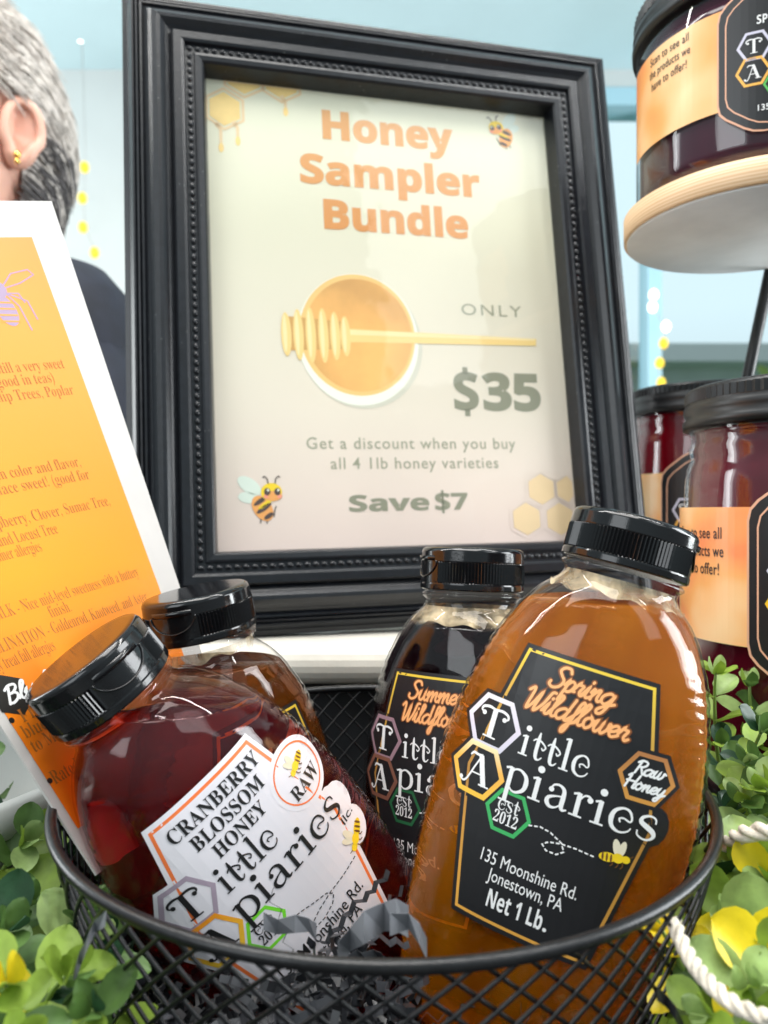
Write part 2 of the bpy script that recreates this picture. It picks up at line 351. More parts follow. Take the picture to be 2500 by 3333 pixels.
M['darkcopper'] = mat('dark_copper_ink', (0.22, 0.09, 0.06), 0.4)
M['darkmauve'] = mat('dark_mauve_ink', (0.33, 0.20, 0.24), 0.4)
M['greenhex'] = mat('green_hexagon_ink', (0.05, 0.42, 0.12), 0.4)
M['lime'] = mat('lime_hexagon_ink', (0.20, 0.75, 0.04), 0.4)
M['darkgreen'] = mat('dark_green_ink', (0.02, 0.13, 0.05), 0.4)
M['bee_yellow'] = mat('bee_yellow_ink', (0.88, 0.62, 0.02), 0.4)
M['bee_brown'] = mat('bee_brown_ink', (0.16, 0.07, 0.02), 0.4)
M['bee_wing'] = mat('bee_wing_ink', (0.78, 0.72, 0.55), 0.4)

def clear_plastic(name, tint=(0.97, 0.97, 0.97), ior=1.5, rough=0.03):
    m = bpy.data.materials.new(name); m.use_nodes = True; nt = m.node_tree
    out = nt.nodes['Material Output']; nt.nodes.remove(nt.nodes['Principled BSDF'])
    tr = nt.nodes.new('ShaderNodeBsdfTransparent'); tr.inputs[0].default_value = (*tint, 1)
    gl = nt.nodes.new('ShaderNodeBsdfGlossy'); gl.inputs['Roughness'].default_value = rough
    fr = nt.nodes.new('ShaderNodeFresnel'); fr.inputs[0].default_value = ior
    mx = nt.nodes.new('ShaderNodeMixShader')
    tc = nt.nodes.new('ShaderNodeTexCoord'); n = nt.nodes.new('ShaderNodeTexNoise'); n.inputs['Scale'].default_value = 45; n.inputs['Detail'].default_value = 1
    bp = nt.nodes.new('ShaderNodeBump'); bp.inputs['Strength'].default_value = 0.22; bp.inputs['Distance'].default_value = 0.002
    nt.links.new(tc.outputs['Object'], n.inputs['Vector']); nt.links.new(n.outputs['Fac'], bp.inputs['Height'])
    nt.links.new(bp.outputs[0], gl.inputs['Normal']); nt.links.new(bp.outputs[0], fr.inputs['Normal'])
    ge = nt.nodes.new('ShaderNodeNewGeometry'); ma = nt.nodes.new('ShaderNodeMath'); ma.operation = 'MULTIPLY_ADD'    # thin wall: same reflection from both sides
    ma.inputs[1].default_value = 1/ior-ior; ma.inputs[2].default_value = ior
    nt.links.new(ge.outputs['Backfacing'], ma.inputs[0]); nt.links.new(ma.outputs[0], fr.inputs[0])
    nt.links.new(fr.outputs[0], mx.inputs[0]); nt.links.new(tr.outputs[0], mx.inputs[1]); nt.links.new(gl.outputs[0], mx.inputs[2])
    nt.links.new(mx.outputs[0], out.inputs[0])
    return m
M['clear'] = clear_plastic('clear_bottle_plastic', (0.97, 0.97, 0.97), 1.38, 0.02)
M['jar_glass'] = clear_plastic('clear_jar_glass')
M['picture_glass'] = clear_plastic('picture_glass', (0.98, 0.99, 0.98), 1.45, 0.05)

def honey(name, absorb, dens, cloudy, cloud_col, rough=0.05):
    m = bpy.data.materials.new(name); m.use_nodes = True; nt = m.node_tree
    out = nt.nodes['Material Output']; b = nt.nodes['Principled BSDF']
    b.inputs['Base Color'].default_value = (1, 1, 1, 1); b.inputs['Transmission Weight'].default_value = 1.0; b.inputs['IOR'].default_value = 1.38
    b.inputs['Roughness'].default_value = rough; b.inputs['Specular IOR Level'].default_value = 0.08
    df = nt.nodes.new('ShaderNodeBsdfDiffuse'); tl = nt.nodes.new('ShaderNodeBsdfTranslucent'); add = nt.nodes.new('ShaderNodeMixShader'); add.inputs[0].default_value = 0.5
    tc = nt.nodes.new('ShaderNodeTexCoord'); n = nt.nodes.new('ShaderNodeTexNoise'); n.inputs['Scale'].default_value = 28; n.inputs['Detail'].default_value = 3
    mp = nt.nodes.new('ShaderNodeMapping'); mp.inputs['Scale'].default_value = (2.2, 2.2, 0.35)
    r = nt.nodes.new('ShaderNodeValToRGB'); r.color_ramp.elements[0].position = 0.3; r.color_ramp.elements[1].position = 0.72
    r.color_ramp.elements[0].color = (*[x*0.50 for x in cloud_col], 1); r.color_ramp.elements[1].color = (*[min(1, x*1.35) for x in cloud_col], 1)
    nt.links.new(tc.outputs['Object'], mp.inputs[0]); nt.links.new(mp.outputs[0], n.inputs['Vector']); nt.links.new(n.outputs['Fac'], r.inputs[0])
    nt.links.new(r.outputs[0], df.inputs[0]); nt.links.new(r.outputs[0], tl.inputs[0])
    nt.links.new(df.outputs[0], add.inputs[1]); nt.links.new(tl.outputs[0], add.inputs[2])
    mx = nt.nodes.new('ShaderNodeMixShader'); mx.inputs[0].default_value = cloudy
    nt.links.new(b.outputs[0], mx.inputs[1]); nt.links.new(add.outputs[0], mx.inputs[2]); nt.links.new(mx.outputs[0], out.inputs[0])
    va = nt.nodes.new('ShaderNodeVolumeAbsorption'); va.inputs[0].default_value = (*absorb, 1); va.inputs[1].default_value = dens
    nt.links.new(va.outputs[0], out.inputs['Volume'])
    return m
M['honey_amber'] = honey('amber_honey', (0.998, 0.60, 0.03), 20, 0.40, (1.0, 0.268, 0.003))
M['honey_cranberry'] = honey('cranberry_honey', (0.93, 0.10, 0.12), 48, 0.20, (0.28, 0.010, 0.022))
M['honey_brown'] = honey('brown_honey', (0.94, 0.48, 0.05), 48, 0.35, (0.36, 0.11, 0.010))
M['honey_dark'] = honey('dark_honey', (0.60, 0.12, 0.14), 110, 0.25, (0.030, 0.007, 0.012))
M['foam'] = mat('honey_foam', (0.72, 0.58, 0.36), 0.6, noise=0.35, nscale=160)
nt = M['foam'].node_tree; b = nt.nodes['Principled BSDF']; tc = nt.nodes.new('ShaderNodeTexCoord'); n = nt.nodes.new('ShaderNodeTexNoise'); n.inputs['Scale'].default_value = 110; n.inputs['Detail'].default_value = 7; n.inputs['Distortion'].default_value = 0.8
mr = nt.nodes.new('ShaderNodeMapRange'); mr.inputs[1].default_value = 0.35; mr.inputs[2].default_value = 0.72; mr.inputs[3].default_value = 0.10; mr.inputs[4].default_value = 0.90
nt.links.new(tc.outputs['Object'], n.inputs['Vector']); nt.links.new(n.outputs['Fac'], mr.inputs[0]); nt.links.new(mr.outputs[0], b.inputs['Alpha'])

# ------------------------------------------------------------------ setting: table, wall, ceiling
bm = bmesh.new(); box(bm, (-1.2, 0.02, -0.03), (1.2, 0.85, 0.0))
tag(link('table_top', bm, mat('dark_table_cloth', (0.02, 0.02, 0.022), 0.8, noise=0.3, bump=0.3), smooth=False), kind='structure')
bm = bmesh.new(); box(bm, (-4, -3, -0.76), (4, 2.6, -0.74))
tag(link('floor', bm, mat('hall_floor', (0.30, 0.29, 0.28), 0.6, noise=0.2, nscale=4), smooth=False), kind='structure')
wallm = mat('pale_wall', (0.62, 0.65, 0.64), 0.7, noise=0.05, nscale=3, bump=0.1, bscale=60)
bm = bmesh.new(); box(bm, (-4, 2.5, -0.75), (0.55, 2.6, 1.62)); box(bm, (0.55, 2.5, 1.56), (4, 2.6, 1.62)); box(bm, (0.55, 2.5, -0.75), (4, 2.6, 0.30))
tag(link('back_wall', bm, wallm, smooth=False), kind='structure')
bm = bmesh.new(); box(bm, (-4, 0.9, 1.62), (4, 2.6, 1.66))
tag(link('ceiling', bm, mat('pale_blue_ceiling', (0.62, 0.80, 0.84), 0.6, noise=0.04, nscale=3), smooth=False), kind='structure')
bm = bmesh.new(); box(bm, (-30, 2.6, -1.0), (30, 60, -0.95))
tag(link('lawn', bm, mat('lawn', (0.10, 0.24, 0.05), 0.9, noise=0.4, nscale=2), smooth=False), kind='structure')

# ------------------------------------------------------------------ framed sign
FC = Vector((8, 444, 296))*MM
fx = Vector((.969, .246, .020)).normalized(); fz = Vector((-.066, .117, .991)); fz = (fz - fx*fz.dot(fx)).normalized(); fy = fz.cross(fx)   # fy points away from the viewer
FM = Matrix(((fx.x, fy.x, fz.x, FC.x), (fx.y, fy.y, fz.y, FC.y), (fx.z, fy.z, fz.z, FC.z), (0, 0, 0, 1)))
fr = thing('picture_frame', 'black moulded picture frame with beaded inner edge holding the honey bundle price sign', 'picture frame', FM)
PW, PH = 105.0, 135.6
bm = bmesh.new()
prof = [(0, 7), (0, -2), (2.5, -3.0), (3.5, -5.0), (5, -7.6), (6, -7.8), (6.6, -7.0), (7.4, -8.6), (8.2, -8.8), (8.8, -7.8), (9.6, -9.4), (10.6, -9.4), (11.6, -8.0), (13.5, -9.4), (16, -12.2),
        (18.5, -13.8), (20.5, -13.6), (23, -11.4), (25, -10.2), (26.2, -9.6), (26.5, -12.0), (27.5, -13.0), (31.5, -13.0), (33, -12.4), (33.6, -10.4),
        (38.2, -10.4), (38.8, -11.4), (40, -11.6), (42.5, -11.2), (43.6, -10.0), (45, -1.5), (45, 1.0)]
prof = [(45-d, y-2+6) for d, y in prof][::-1]      # distance out from the sheet edge, y away from the viewer
corners = [(-1, -1), (1, -1), (1, 1), (-1, 1)]
rings = []
for cx, cz in corners+[corners[0]]:
    rings.append([Vector(((PW+d)*cx, y, (PH+d)*cz))*MM for d, y in prof])
for a, b in zip(rings, rings[1:]):
    va = [bm.verts.new(p) for p in a]; vb = [bm.verts.new(p) for p in b]
    for i in range(len(va)-1):
        bm.faces.new((va[i], vb[i], vb[i+1], va[i+1]))
bmesh.ops.remove_doubles(bm, verts=bm.verts, dist=1e-6); bmesh.ops.recalc_face_normals(bm, faces=bm.faces)
mo = link('moulding', bm, M['frame_black'], fr, smooth=False)
bm = bmesh.new()
def bead(bm, x, z, along):
    r0, r1 = 2.25, 1.75
    sx, sz = (r0, r1) if along == 'x' else (r1, r0)
    ico = bmesh.ops.create_icosphere(bm, subdivisions=2, radius=1.0)
    for v in ico['verts']: v.co = Vector((x+v.co.x*sx, -5.6+v.co.y*2.0, z+v.co.z*sz))*MM
d = 9.0; nx = int(2*(PW+d)/4.5); nz = int(2*(PH+d)/4.5)
for i in range(nx+1):
    x = -(PW+d)+2*(PW+d)*i/nx
    for s in (-1, 1): bead(bm, x, s*(PH+d), 'x')
for i in range(1, nz):
    z = -(PH+d)+2*(PH+d)*i/nz
    for s in (-1, 1): bead(bm, s*(PW+d), z, 'z')
link('beading', bm, M['frame_black'], fr)
bm = bmesh.new(); box(bm, (-.147, .0112, -.178), (.147, .0135, .178)); link('backing_board', bm, mat('backing_board', (0.03, 0.03, 0.03), 0.8), fr, smooth=False)
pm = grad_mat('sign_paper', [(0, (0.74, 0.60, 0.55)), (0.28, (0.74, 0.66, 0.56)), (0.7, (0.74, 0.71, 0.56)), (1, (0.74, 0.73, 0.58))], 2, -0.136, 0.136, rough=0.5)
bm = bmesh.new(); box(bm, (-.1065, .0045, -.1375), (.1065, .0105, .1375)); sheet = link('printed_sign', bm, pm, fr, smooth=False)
P = Print()
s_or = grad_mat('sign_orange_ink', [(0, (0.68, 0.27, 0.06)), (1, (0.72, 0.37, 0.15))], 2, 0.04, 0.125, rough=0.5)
s_gr = mat('sign_olive_ink', (0.25, 0.25, 0.18), 0.5); s_gr2 = mat('sign_light_olive_ink', (0.34, 0.34, 0.25), 0.5)
s_y = mat('sign_honeycomb_ink', (0.86, 0.62, 0.24), 0.5, noise=0.12, nscale=60); s_yl = mat('sign_pale_honeycomb_ink', (0.80, 0.60, 0.36), 0.5)
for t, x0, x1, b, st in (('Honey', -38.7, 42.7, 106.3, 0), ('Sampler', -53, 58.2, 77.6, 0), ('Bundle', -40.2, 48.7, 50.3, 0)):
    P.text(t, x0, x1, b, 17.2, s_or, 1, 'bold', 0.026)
P.text('ONLY', 40.8, 79.6, 1.6, 7.2, s_gr2, 1, 'sans', 0.0, 1.25)
P.text('S', 32.6, 48.2, -56.2, 21.5, s_gr, 1, 'bold', 0.02); P.poly([(38.9, -60.5), (42.1, -60.5), (42.1, -56), (38.9, -56)], s_gr, 1); P.poly([(38.9, -35), (42.1, -35), (42.1, -30.8), (38.9, -30.8)], s_gr, 1)
P.text('35', 50.6, 88, -56.2, 21.5, s_gr, 1, 'bold', 0.026)
P.text('Get a discount when you buy', -55.5, 69.2, -80.0, 6.7, s_gr2, 1, 'sans', 0.004, 1.12)
P.text('all 4 1lb honey varieties', -42.4, 57.5, -91.5, 6.7, s_gr2, 1, 'sans', 0.004, 1.12)
P.text('Save', -33.1, 13.6, -115.4, 8.8, s_gr, 1, 'bold', 0.02); P.text('S7', 17.0, 36.9, -115.4, 9.2, s_gr, 1, 'bold', 0.018)
P.poly([(21.1, -117.6), (22.5, -117.6), (22.5, -104.2), (21.1, -104.2)], s_gr, 1)
# bowl and dipper artwork
m_bowl = mat('sign_bowl_white', (0.82, 0.83, 0.74), 0.5); m_hon = mat('sign_honey_print', (0.76, 0.40, 0.12), 0.5, noise=0.22, nscale=26); m_hone = mat('sign_honey_edge', (0.85, 0.55, 0.20), 0.5); m_bsh = mat('sign_grey_print', (0.62, 0.60, 0.50), 0.5)
P.ellipse((-21.2, -18.4), 36.2, 38.4, 0, m_bsh, 0.4, 64)
P.ellipse((-22.9, -15.8), 35.6, 39.2, 0, m_bowl, 1, 64); P.ellipse((-23.1, -13.2), 33.8, 36.2, 0, m_hone, 2, 64); P.ellipse((-22.6, -13.4), 31.4, 33.6, 0, m_hon, 3, 64)
m_w1 = mat('sign_wood_print', (0.86, 0.62, 0.24), 0.5); m_w2 = mat('sign_wood_light_print', (0.90, 0.72, 0.38), 0.5); m_w3 = mat('sign_wood_dark_print', (0.62, 0.34, 0.10), 0.5)
P.poly([(-28, -18.0), (87.5, -16.2), (88, -11.8), (-28, -10.0)], m_w1, 5); P.poly([(-28, -13.6), (87, -13.0), (87, -11.9), (-28, -10.6)], m_w2, 6)
P.poly([(-63, -24), (-29, -22), (-29, -6), (-63, -4)], m_w3, 5)
for i, (x, h) in enumerate(((-64.5, 12.8), (-57.6, 15.0), (-50.6, 16.4), (-43.4, 16.2), (-36.6, 14.4), (-30.6, 12.0))):
    P.ellipse((x, -14.6), 2.9, h, 0.02, m_w1, 7, 24); P.ellipse((x-0.7, -13.9), 1.2, h*0.86, 0.02, m_w2, 8, 20)
# honeycomb corners
def comb(cx, cz, r, fill, edge, lay=1, rot=PI/6):
    pts = [(min(PW, max(-PW, cx+r*math.cos(rot+PI/3*k))), min(PH, max(-PH, cz+r*math.sin(rot+PI/3*k)))) for k in range(6)]
    P.line(pts, 1.5, edge, lay+1, closed=True)
    q = [(cx+(x-cx)*0.84, cz+(z-cz)*0.84) for x, z in pts]; P.poly(q, fill, lay)
for cx, cz, r in ((-95.4, 118, 12.5), (-83.6, 139.0, 12.5), (-62, 138.5, 12.5)): comb(cx, cz, r, s_y, mat('sign_comb_line', (0.88, 0.80, 0.55), 0.5) if r > 99 else s_yl, 1)
for x, z0, l in ((-97.5, 106, 16), (-88.0, 108, 12), (-60, 127, 9)):
    P.line([(x-2.5, z0+3), (x, z0-1), (x, z0-l*0.6)], [3.0, 1.8, 1.6], s_yl, 2); P.ellipse((x, z0-l*0.75), 1.5, 2.9, 0, s_y, 3, 14)
for cx, cz, r in ((73, -122, 11.5), (94.5, -122.5, 11.5), (83.8, -104.5, 11), (101, -104.6, 9.5)): comb(cx, cz, r, s_yl, pm, 1)
def art_bee(c, s, flip=1, ang=0.0, wing_over=False):
    X = lambda x, z: (c[0]+flip*s*(x*math.cos(ang)-z*math.sin(ang)), c[1]+s*(x*math.sin(ang)+z*math.cos(ang)))
    by, bo, bd, bw, bp = M['bee_yellow'], m_beeo, m_beed, m_beew, m_beep
    E = lambda x, z, rx, rz, a, m, l: P.ellipse(X(x, z), rx*s, rz*s, flip*(a+ang), m, l, 22)
    E(-5.6, 6.2, 6.4, 3.4, 2.5, bw, 2); E(-6.4, 0.6, 4.6, 2.7, 3.0, bw, 2)
    E(0.2, -4.6, 4.3, 6.6, 0.55, bo, 4); E(-0.8, -1.2, 3.6, 1.1, 0.6-PI, bd, 5); E(0.9, -4.6, 4.2, 1.2, 0.6-PI, bd, 5); E(3.0, -8.3, 2.6, 1.1, 0.6, bd, 5)
    E(1.4, -2.9, 3.9, 1.0, 0.6-PI, by, 5)
    E(4.6, 3.0, 5.0, 4.4, 0, by, 6); E(5.2, 1.2, 4.4, 2.4, 0, bo, 7); E(2.6, 3.2, 1.5, 1.8, 0, bd, 8); E(7.4, 3.2, 1.5, 1.8, 0, bd, 8); E(3.0, 3.9, 0.5, 0.6, 0, m_bowl, 9); E(7.8, 3.9, 0.5, 0.6, 0, m_bowl, 9)
    E(1.9, 0.8, 1.1, 0.7, 0, bp, 9); E(8.3, 0.8, 1.1, 0.7, 0, bp, 9)
    for x, k in ((3.2, -1), (6.4, 1)):
        P.line([X(x, 7), X(x+k*0.4, 9.4), X(x+k*1.6, 10.6), X(x+k*2.6, 10.0)], 0.55*s, bd, 6)
    for x, z in ((-1.0, -10.6), (2.0, -10.8), (5.4, -7.6)): P.line([X(x+1.2, z+4), X(x+0.4, z+1.6), X(x, z-1.2)], 0.5*s, bd, 3)
m_beeo = mat('sign_bee_orange', (0.82, 0.36, 0.10), 0.5); m_beed = mat('sign_bee_dark', (0.07, 0.045, 0.04), 0.5); m_beew = mat('sign_bee_wing', (0.68, 0.76, 0.68), 0.5); m_beep = mat('sign_bee_cheek', (0.86, 0.30, 0.22), 0.5)
art_bee((-81, -107.5), 1.15); art_bee((77, 123), 1.0, -1, -0.25)
P.build('lettering', lambda x, y, o: Vector((x, 4.45-o, y))*MM, sheet, lift=0.03, base=0.06)
bm = bmesh.new(); v = [bm.verts.new(Vector((x, 1.2, z))*MM) for x, z in ((-PW, -PH), (PW, -PH), (PW, PH), (-PW, PH))]; bm.faces.new(v)
link('glass_pane', bm, M['picture_glass'], fr, smooth=False)
# easel leg on the back of the frame
bm = bmesh.new()
L0 = Vector((0, .014, .05)); L1 = Vector((0, .075, -.176)); box(bm, (-.022, .0136, -.01), (.022, .017, .05))
loft(bm, [[L0+Vector((sx*.018, 0, 0)), L0+Vector((sx*.018, .004, 0)), L0+Vector((-sx*.018, .004, 0)), L0+Vector((-sx*.018, 0, 0))] if k == 0 else [L1+Vector((sx*.03, 0, 0)), L1+Vector((sx*.03, .004, 0)), L1+Vector((-sx*.03, .004, 0)), L1+Vector((-sx*.03, 0, 0))] for k, sx in ((0, 1), (1, 1))], 0, True, True, True)
link('easel_leg', bm, M['frame_black'], fr, smooth=False)

# ------------------------------------------------------------------ white display board under the frame
bm = bmesh.new()
rings = []
for x in (-.34, .42):
    r = [Vector((x, .385+.008*math.cos(a)-.008*0, .104+.010*math.sin(a))) for a in [PI/2+PI*k/10 for k in range(11)]]
    r = [Vector((x, .62, .114))]+r+[Vector((x, .62, .094))]
    rings.append(r)
loft(bm, rings, 0, True, True, True)
bd = tag(link('display_board', bm, mat('white_board', (0.72, 0.68, 0.60), 0.45, noise=0.08, nscale=40, bump=0.15, bscale=200), smooth=False), 'off white board with a rounded front edge under the black picture frame', 'board')
bm = bmesh.new(); box(bm, (-.30, .41, .0), (.40, .60, .0938))
tag(link('display_riser', bm, mat('dark_riser', (0.02, 0.02, 0.022), 0.7, noise=0.3), smooth=False), 'dark riser box holding up the off white board', 'riser')

# ------------------------------------------------------------------ bottles
PT = [0, 1, 16, 16.5, 18, 19.5, 21, 23, 25, 28, 34, 42, 50, 60, 70, 83, 100, 120, 140, 155, 160, 163]
PA = [18.5, 19.5, 19.5, 17.5, 19.5, 17.5, 17.5, 18.5, 21, 24, 28, 31.5, 34, 36.5, 38, 39.5, 39.5, 38.5, 36.5, 34, 32, 28]
PB = [18.5, 19.5, 19.5, 17.5, 19.5, 17.5, 17.5, 18, 19.5, 21, 23, 24.8, 25.7, 26.3, 26.7, 27, 27, 26.7, 26, 25, 23.5, 20]
def sm(x): x = min(1, max(0, x)); return x*x*(3-2*x)
def prof_ab(t):
    # lightly smoothed profile below the neck
    if t > 23:
        a = sum(interp(t+d, PT, PA) for d in (-1.5, 0, 1.5))/3; b = sum(interp(t+d, PT, PB) for d in (-1.5, 0, 1.5))/3
        return a, b
    return interp(t, PT, PA), interp(t, PT, PB)
def front(x, t, off):                      # label surface of a bottle, local mm -> metres
    a, b = prof_ab(t); n = 2.5
    y = -b*(1-min(0.999, abs(x)/a)**n)**(1/n)
    e = 0.3; y2 = -b*(1-min(0.999, abs(x+e)/a)**n)**(1/n); y1 = -b*(1-min(0.999, abs(x-e)/a)**n)**(1/n)
    nx, ny = (y2-y1), -2*e; l = math.hypot(nx, ny)
    return Vector((x+off*nx/l, y+off*ny/l, 163-t))*MM
def bottle_rings(ts, inset, ribs, N=96):
    R = []
    for t in ts:
        a, b = prof_ab(t); a -= inset; b -= inset; n = 2.0+0.5*min(1, max(0, (t-21)/30))
        ring = []
        for i in range(N):
            th = 2*PI*i/N; c, s = math.cos(th), math.sin(th)
            x = a*math.copysign(abs(c)**(2/n), c); y = b*math.copysign(abs(s)**(2/n), s)
            if ribs:                        # honeycomb relief on the two sides
                w = sm((abs(c)-0.70)/0.18)*sm((t-36)/10)*sm((156-t)/8)
                k = 0.5+0.5*math.cos(t*2*PI/7.4+(PI if int(math.floor(th*7)) % 2 else 0))
                x += math.copysign(ribs*w*(k-0.5), c); y += math.copysign(ribs*0.4*w*(k-0.5), s)
            ring.append(Vector((x, y, 163-t))*MM)
        R.append(ring)
    return R
def flat_ridges(o):                         # crisp edges on fine vertical ribs
    for p in o.data.polygons:
        n = p.normal; r = Vector((p.center.x, p.center.y, 0)).normalized()
        if abs(n.z) < 0.05 and n.dot(r) < 0.93: p.use_smooth = False
def make_cap(root, turn=0.0):
    bm = bmesh.new(); N = 208; T = lambda t: 163-t
    prof = [(16.2, 0.25), (17.8, 0.3), (18.8, 0.9), (19.3, 2.0), (19.45, 5.4)]
    rings = []
    for r, t in prof: rings.append([Vector((r*math.cos(2*PI*i/N), r*math.sin(2*PI*i/N), T(t)))*MM for i in range(N)])
    def ridged(t, amp):
        out = []
        for i in range(N):
            th = 2*PI*i/N; rr = 19.35
            # plain panel under the thumb tab (front) ; fine ridges elsewhere
            dtab = abs(((th-1.5*PI+PI) % (2*PI))-PI)
            if dtab > 0.50: rr += amp*(1 if i % 2 else -1)
            out.append(Vector((rr*math.cos(th), rr*math.sin(th), T(t)))*MM)
        return out
    rings += [ridged(5.7, 0.0), ridged(6.0, 0.30), ridged(13.2, 0.30), ridged(13.5, 0)]
    for r, t in ((19.6, 14.0), (19.6, 15.6), (19.1, 16.1), (17.0, 16.1)): rings.append([Vector((r*math.cos(2*PI*i/N), r*math.sin(2*PI*i/N), T(t)))*MM for i in range(N)])
    loft(bm, rings, 0, True, True, True)
    cap = link('cap', bm, M['black_gloss'], root); flat_ridges(cap); cap.rotation_euler = (0, 0, turn)
    me = cap.data
    # shallow thumb scoop outline on the front
    bm = bmesh.new()
    pts = []
    for k in range(25):
        u = PI*k/24; x = -8.6*math.cos(u); t = 5.4+6.0*math.sin(u)
        y = -math.sqrt(19.5**2-x*x)-0.05; pts.append(Vector((x, y, T(t)))*MM)
    tube(bm, pts, 0.00032, 6)
    link('thumb_tab', bm, M['black_gloss'], cap)
    bm = bmesh.new()
    for (t0, t1, w) in ((3.6, 5.4, 7.6),):
        r1 = []; r2 = []
        for k in range(13):
            x = -w+2*w*k/12; yy = -math.sqrt(19.4**2-x*x); e = 1.0*(1-(x/w)**2)
            r1.append(Vector((x, yy-0.1-e, T(t0)))*MM); r2.append(Vector((x, yy-0.1-e*0.6, T(t1)))*MM)
        loft(bm, [[Vector((p.x, p.y+.0016, p.z)) for p in r1], r1, r2, [Vector((p.x, p.y+.0016, p.z)) for p in r2]], 0, False)
    link('lid_lip', bm, M['black_gloss'], cap)
    return cap

def level_cut(bm, mat4, z):                # fill level: cut with the world's horizontal
    inv = mat4.inverted(); co = inv @ Vector((mat4.translation.x, mat4.translation.y, z)); no = (inv.to_3x3() @ Vector((0, 0, 1))).normalized()
    r = bmesh.ops.bisect_plane(bm, geom=bm.verts[:]+bm.edges[:]+bm.faces[:], plane_co=co, plane_no=no, clear_outer=True)
    ed = [e for e in r['geom_cut'] if isinstance(e, bmesh.types.BMEdge)]
    bmesh.ops.edgeloop_fill(bm, edges=ed)
    bmesh.ops.recalc_face_normals(bm, faces=bm.faces)

BOTTLES = []
def make_bottle(label, C, tl, ln, sp, honey_m, fill, foam, group, turn=0.0):
    ez = Vector((math.sin(tl)*math.cos(ln), math.sin(ln), math.cos(tl)*math.cos(ln)))
    y0 = Vector((0, 1, 0)); ey = (y0-ez*y0.dot(ez)).normalized(); ex = ey.cross(ez)
    c, s = math.cos(sp), math.sin(sp); X = ex*c+ey*s; Y = ey*c-ex*s
    base = Vector(C)*MM - ez*0.163
    Mx = Matrix(((X.x, Y.x, ez.x, base.x), (X.y, Y.y, ez.y, base.y), (X.z, Y.z, ez.z, base.z), (0, 0, 0, 1)))
    root = thing('honey_bottle', label, 'honey bottle', Mx, group)
    bm = bmesh.new()
    ts = [15.8, 16.6, 17.2, 17.6, 18.4, 18.8, 19.4, 20.2, 21]+[21+1.0*k for k in range(1, 140)]+[160.5, 161.5, 162.3, 162.8, 163]
    loft(bm, bottle_rings(ts, 0.0, 0.9)[::-1], 0, True, True, False)
    link('bottle_body', bm, M['clear'], root)
    bm = bmesh.new(); ts = [18+1.2*k for k in range(0, 119)]+[160.8, 161.6]
    loft(bm, bottle_rings(ts, 1.0, 0.9, 80)[::-1], 0, True, True, True)
    bmesh.ops.recalc_face_normals(bm, faces=bm.faces)
    level_cut(bm, Mx, fill*MM)
    h = link('honey', bm, honey_m, root)
    if foam:
        bm = bmesh.new(); rings = []
        for t, ins in ((foam[0], 0.85), (foam[0]+0.8, 0.75), (foam[1]-0.8, 0.75), (foam[1], 0.85)):
            a, b = prof_ab(t); rings.append([Vector(((a-ins)*math.cos(2*PI*i/72), (b-ins)*math.sin(2*PI*i/72), 163-t+ (0.9*math.sin(i*0.9)+0.7*math.sin(i*0.37+1) if t == foam[1] else 0)))*MM for i in range(72)])
        loft(bm, rings[::-1], 0, True, False, False)
        link('foam', bm, M['foam'], root)
    make_cap(root, turn)
    BOTTLES.append(Mx)
    return root

def hexpts(c, r, rot=0.0): return [(c[0]+r*math.cos(rot+PI/3*k), c[1]+r*math.sin(rot+PI/3*k)) for k in range(6)]
OUT = [(-18.8, -45), (18.8, -45), (22.6, -62), (27.6, -84), (19.4, -124), (-19.4, -124), (-27.6, -84), (-22.6, -62)]
def inset_poly(pts, k, c=(0, -84)):
    return [(c[0]+(x-c[0])*(1-k/27.6), c[1]+(y-c[1])*(1-k/39.5)) for x, y in pts]
def logo(P, dark, ink, c_T, c_A, c_G, base):
    P.ngon((-22, -70.2), 9.9, 6, base, 0.5); P.ngon((-22.8, -84.4), 9.8, 6, base, 0.5); P.ngon((26.3, -82.2), 4.2, 14, base, 0.5, sx=0.95, sy=1.3)
    P.ngon((-11, -92.2), 6.9, 6, c_G, 1, 0.0, 5.7)
    P.ngon((-22, -70.2), 8.7, 6, c_T, 2, 0.0, 7.1); P.ngon((-22.8, -84.4), 8.6, 6, c_A, 3, 0.0, 7.0)
    P.ornate('T', -26.4, -17.6, -74.6, 5.6, ink, 5); P.ornate('A', -26.2, -17.8, -88.4, 5.6, ink, 5)
    P.ornate('ittle', -12.8, 7.4, -75.4, 5.6, ink, 6); P.ornate('piaries', -14.8, 28.2, -86.0, 6.4, ink, 6)
    P.ornate('est', -14.2, -7.8, -92.0, 2.9, ink, 6); P.text('2012', -14.6, -7.6, -95.6, 3.1, ink, 6, 'serif', 0, ref=0.66)
def label_bee(P, c, s, flip=1, ang=0.0):
    X = lambda x, z: (c[0]+s*flip*(x*math.cos(ang)-z*math.sin(ang)), c[1]+s*(x*math.sin(ang)+z*math.cos(ang)))
    E = lambda x, z, a, b, r, m, l: P.ellipse(X(x, z), a*s, b*s, flip*(r+ang), m, l, 16)
    E(-0.7, 2.5, 1.0, 2.4, 0.35, M['bee_wing'], 6); E(0.7, 2.6, 0.9, 2.2, -0.1, M['bee_wing'], 7)
    E(-2.4, -0.5, 2.3, 1.25, 0.15, M['bee_yellow'], 7); E(0.2, 0, 1.5, 1.3, 0, M['bee_yellow'], 8); E(2.2, 0.2, 1.1, 1.0, 0, M['bee_yellow'], 7)
    for x in (-3.7, -2.6, -1.5): E(x, -0.55, 0.28, 1.15, 0.15, M['bee_brown'], 9)
    for x in (-1, 0.4, 1.6): P.line([X(x, -0.8), X(x+0.2, -1.9), X(x-0.3, -2.6)], 0.28*s, M['bee_brown'], 6)
    P.line([X(3.0, 0.8), X(3.8, 1.6)], 0.22*s, M['bee_brown'], 7)
